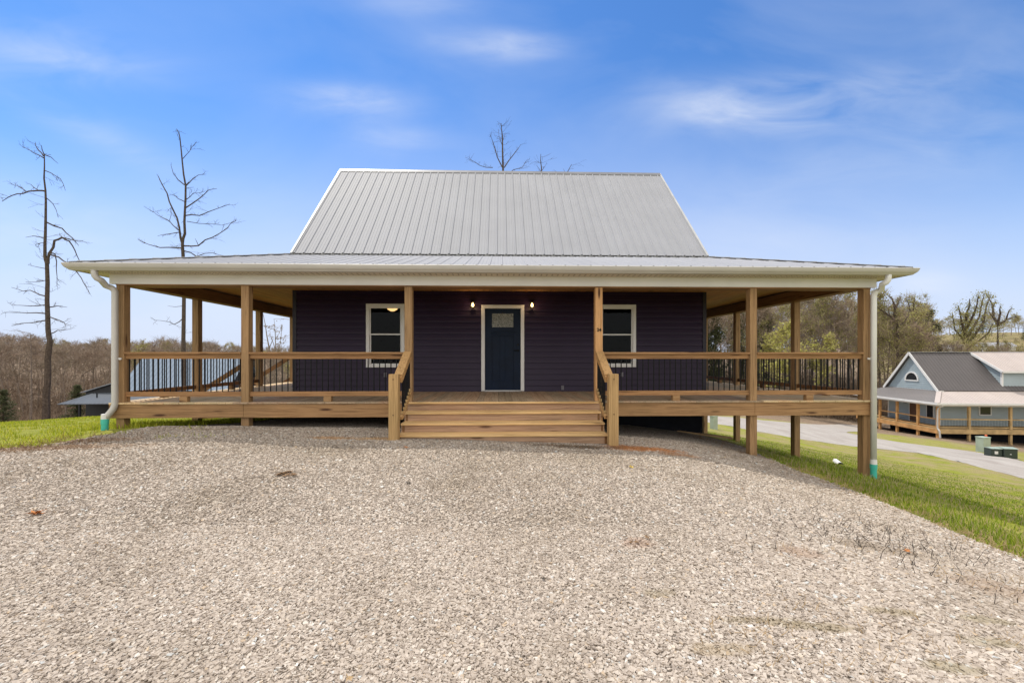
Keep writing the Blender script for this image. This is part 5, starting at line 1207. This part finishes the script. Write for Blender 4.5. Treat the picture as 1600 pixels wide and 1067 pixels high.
# leaves blown onto the gravel
lf_o = plain('orange_leaf', (.50, .20, .06), .7); lf_b = plain('brown_leaf', (.20, .12, .06), .8); lf_y = plain('yellow_leaf', (.55, .40, .08), .7); lf_d = plain('dark_leaf', (.05, .04, .03), .8); lf_t = plain('tan_leaf', (.40, .28, .15), .8)
def leaf(u, v, size, m, label, n=1, sp=.0):
    q = hit(u, v); r = random.Random(int(u)); mb = MB()
    for k in range(n):
        cx, cy_ = r.uniform(-sp, sp), r.uniform(-sp, sp)*.7; a0 = r.random()*6.28; L = size*r.uniform(.7, 1); pts = []; lob = [1, .45, .8, .35, .55, .2, .55, .35, .8, .45]
        cen = (cx, cy_, .03+.01*r.random()); 
        for i, l in enumerate(lob): a = a0+i*2*math.pi/10; pts.append((cx+math.cos(a)*L*l, cy_+math.sin(a)*L*l, cen[2]+r.uniform(-.2, .6)*size*.5))
        for i in range(10): mb.face([cen, pts[i], pts[(i+1) % 10]])
        mb.bar((cx, cy_, cen[2]), (cx+math.cos(a0+3.1)*L*.9, cy_+math.sin(a0+3.1)*L*.9, cen[2]+.01), .003, .003)
    o = mb.build('dead_leaf' if n == 1 else 'leaf_clump', m); o.location = (q.x, q.y, tz1(q.x, q.y)); tag(o, label, 'leaf' if n == 1 else 'leaves')
leaf(63, 806, .075, lf_o, 'orange leaf on the gravel at the far left', 3, .05); leaf(447, 744, .05, lf_b, 'clump of brown leaves on the gravel below the left mid post', 14, .13); leaf(984, 733, .05, lf_y, 'yellow leaf on the gravel below the right newel post', 2, .04)
leaf(639, 759, .05, lf_d, 'dark curled leaf on the gravel below the left newel post', 1); leaf(994, 851, .035, lf_b, 'reddish leaves scattered right of centre on the gravel', 5, .12); leaf(387, 1001, .018, lf_t, 'tiny tan leaf low on the left gravel'); leaf(1418, 868, .05, lf_o, 'orange leaf among dry stems at the right edge of the gravel')
leaf(545, 1083-10, .03, lf_t, 'tan leaf at the bottom edge of the gravel'); leaf(1497, 905, .03, lf_t, 'tan leaf right of the dry stems'); leaf(630, 702, .04, lf_o, 'small orange leaves just in front of the left newel post', 3, .07); leaf(906, 778, .03, lf_b, 'small brown leaf in the middle of the gravel')
leaf(1160, 768, .03, lf_b, 'small brown leaf below the right mid post'); leaf(850, 640*0+912, .025, lf_d, 'tiny dark leaf in the lower middle of the gravel'); leaf(150, 855, .03, lf_t, 'tan leaf on the left gravel')
# dry stems, dirt and straw
def stems(name, pts, n, h, mat, label, spread=(.25, .18), rad=.0022, flat=.5):
    S = []
    for k in range(n):
        u, v = pts[k % len(pts)]; q = HITS.setdefault((u, v), hit(u, v)); r = rnd
        x, y = q.x+r.gauss(0, spread[0]), q.y+r.gauss(0, spread[1]); z = tz1(x, y)+.01; L = h*r.uniform(.3, 1); a = r.random()*6.28; up = r.uniform(0, 1)**flat
        p = np.array([x, y, z]); d = np.array([math.cos(a)*(1-up*.8), math.sin(a)*(1-up*.8), up*.9]); 
        for s in range(3):
            e_ = p+d*L/3; S.append((*p, *e_, rad*(1-s*.25), rad*(1-(s+1)*.25))); p = e_; d = d+rvec(r, .12); d /= np.linalg.norm(d)+1e-9
            if r.random() < .5: f_ = p+(d+rvec(r, .5))*L*.2; S.append((*p, *f_, rad*.6, rad*.3))
    v, f = seg_mesh(S, 4); tag(np_mesh(name, v, f, mat), kind='stuff', label=label, cat='stems')
HITS = {}
stems('dry_stems', [(1340, 838), (1360, 865), (1385, 850), (1400, 872), (1425, 862), (1450, 880), (1330, 820), (1480, 868), (1300, 845), (1240, 868), (1385, 835), (1540, 915), (1570, 930)], 210, .13, lf_d, 'dry dark weed stems on the gravel at its right edge', (.25, .18), .0032)
stems('dry_grass', [(1345, 870), (1250, 870), (1470, 900), (1560, 925), (1590, 915), (1390, 1000), (1180, 1010), (1290, 960), (1550, 1010), (1460, 1050), (1200, 990), (1330, 1060)], 700, .09, lf_t, 'dead straw lying over the right side of the gravel', (.2, .10), .0026, 2.5)
stems('dead_weeds', [(1180, 702), (1145, 694), (1110, 690), (1215, 716), (1240, 726), (1160, 708), (1090, 684)], 260, .16, lf_b, 'dead weeds along the shade line under the right porch', (.25, .12))
stems('step_debris', [(905, 700), (880, 698), (935, 702), (850, 696), (960, 704), (800, 694)], 260, .07, lf_b, 'dark dead leaves and twigs on the gravel at the right foot of the steps', (.22, .08), .0035, 2.5)
stems('edge_straw', [(40, 701), (80, 696), (120, 690), (20, 704), (160, 683), (0, 708), (60, 705), (-20, 706)], 900, .12, lf_b, 'brown straw along the left edge of the lawn', (.5, .12), .003, 1.5)
stems('slope_straw', [(1300, 750), (1340, 765), (1380, 782), (1440, 806), (1500, 832), (1560, 856), (1600, 872), (1260, 736)], 900, .13, lf_t, 'dry straw along the edge between driveway and bank', (.3, .1), .0028, 1.5)
stems('green_weeds', [(258, 685), (190, 678), (320, 683), (75, 697), (300, 670)], 120, .1, gl_m, 'small green weeds on the gravel in front of the left rail', (.12, .08), .004, .6)
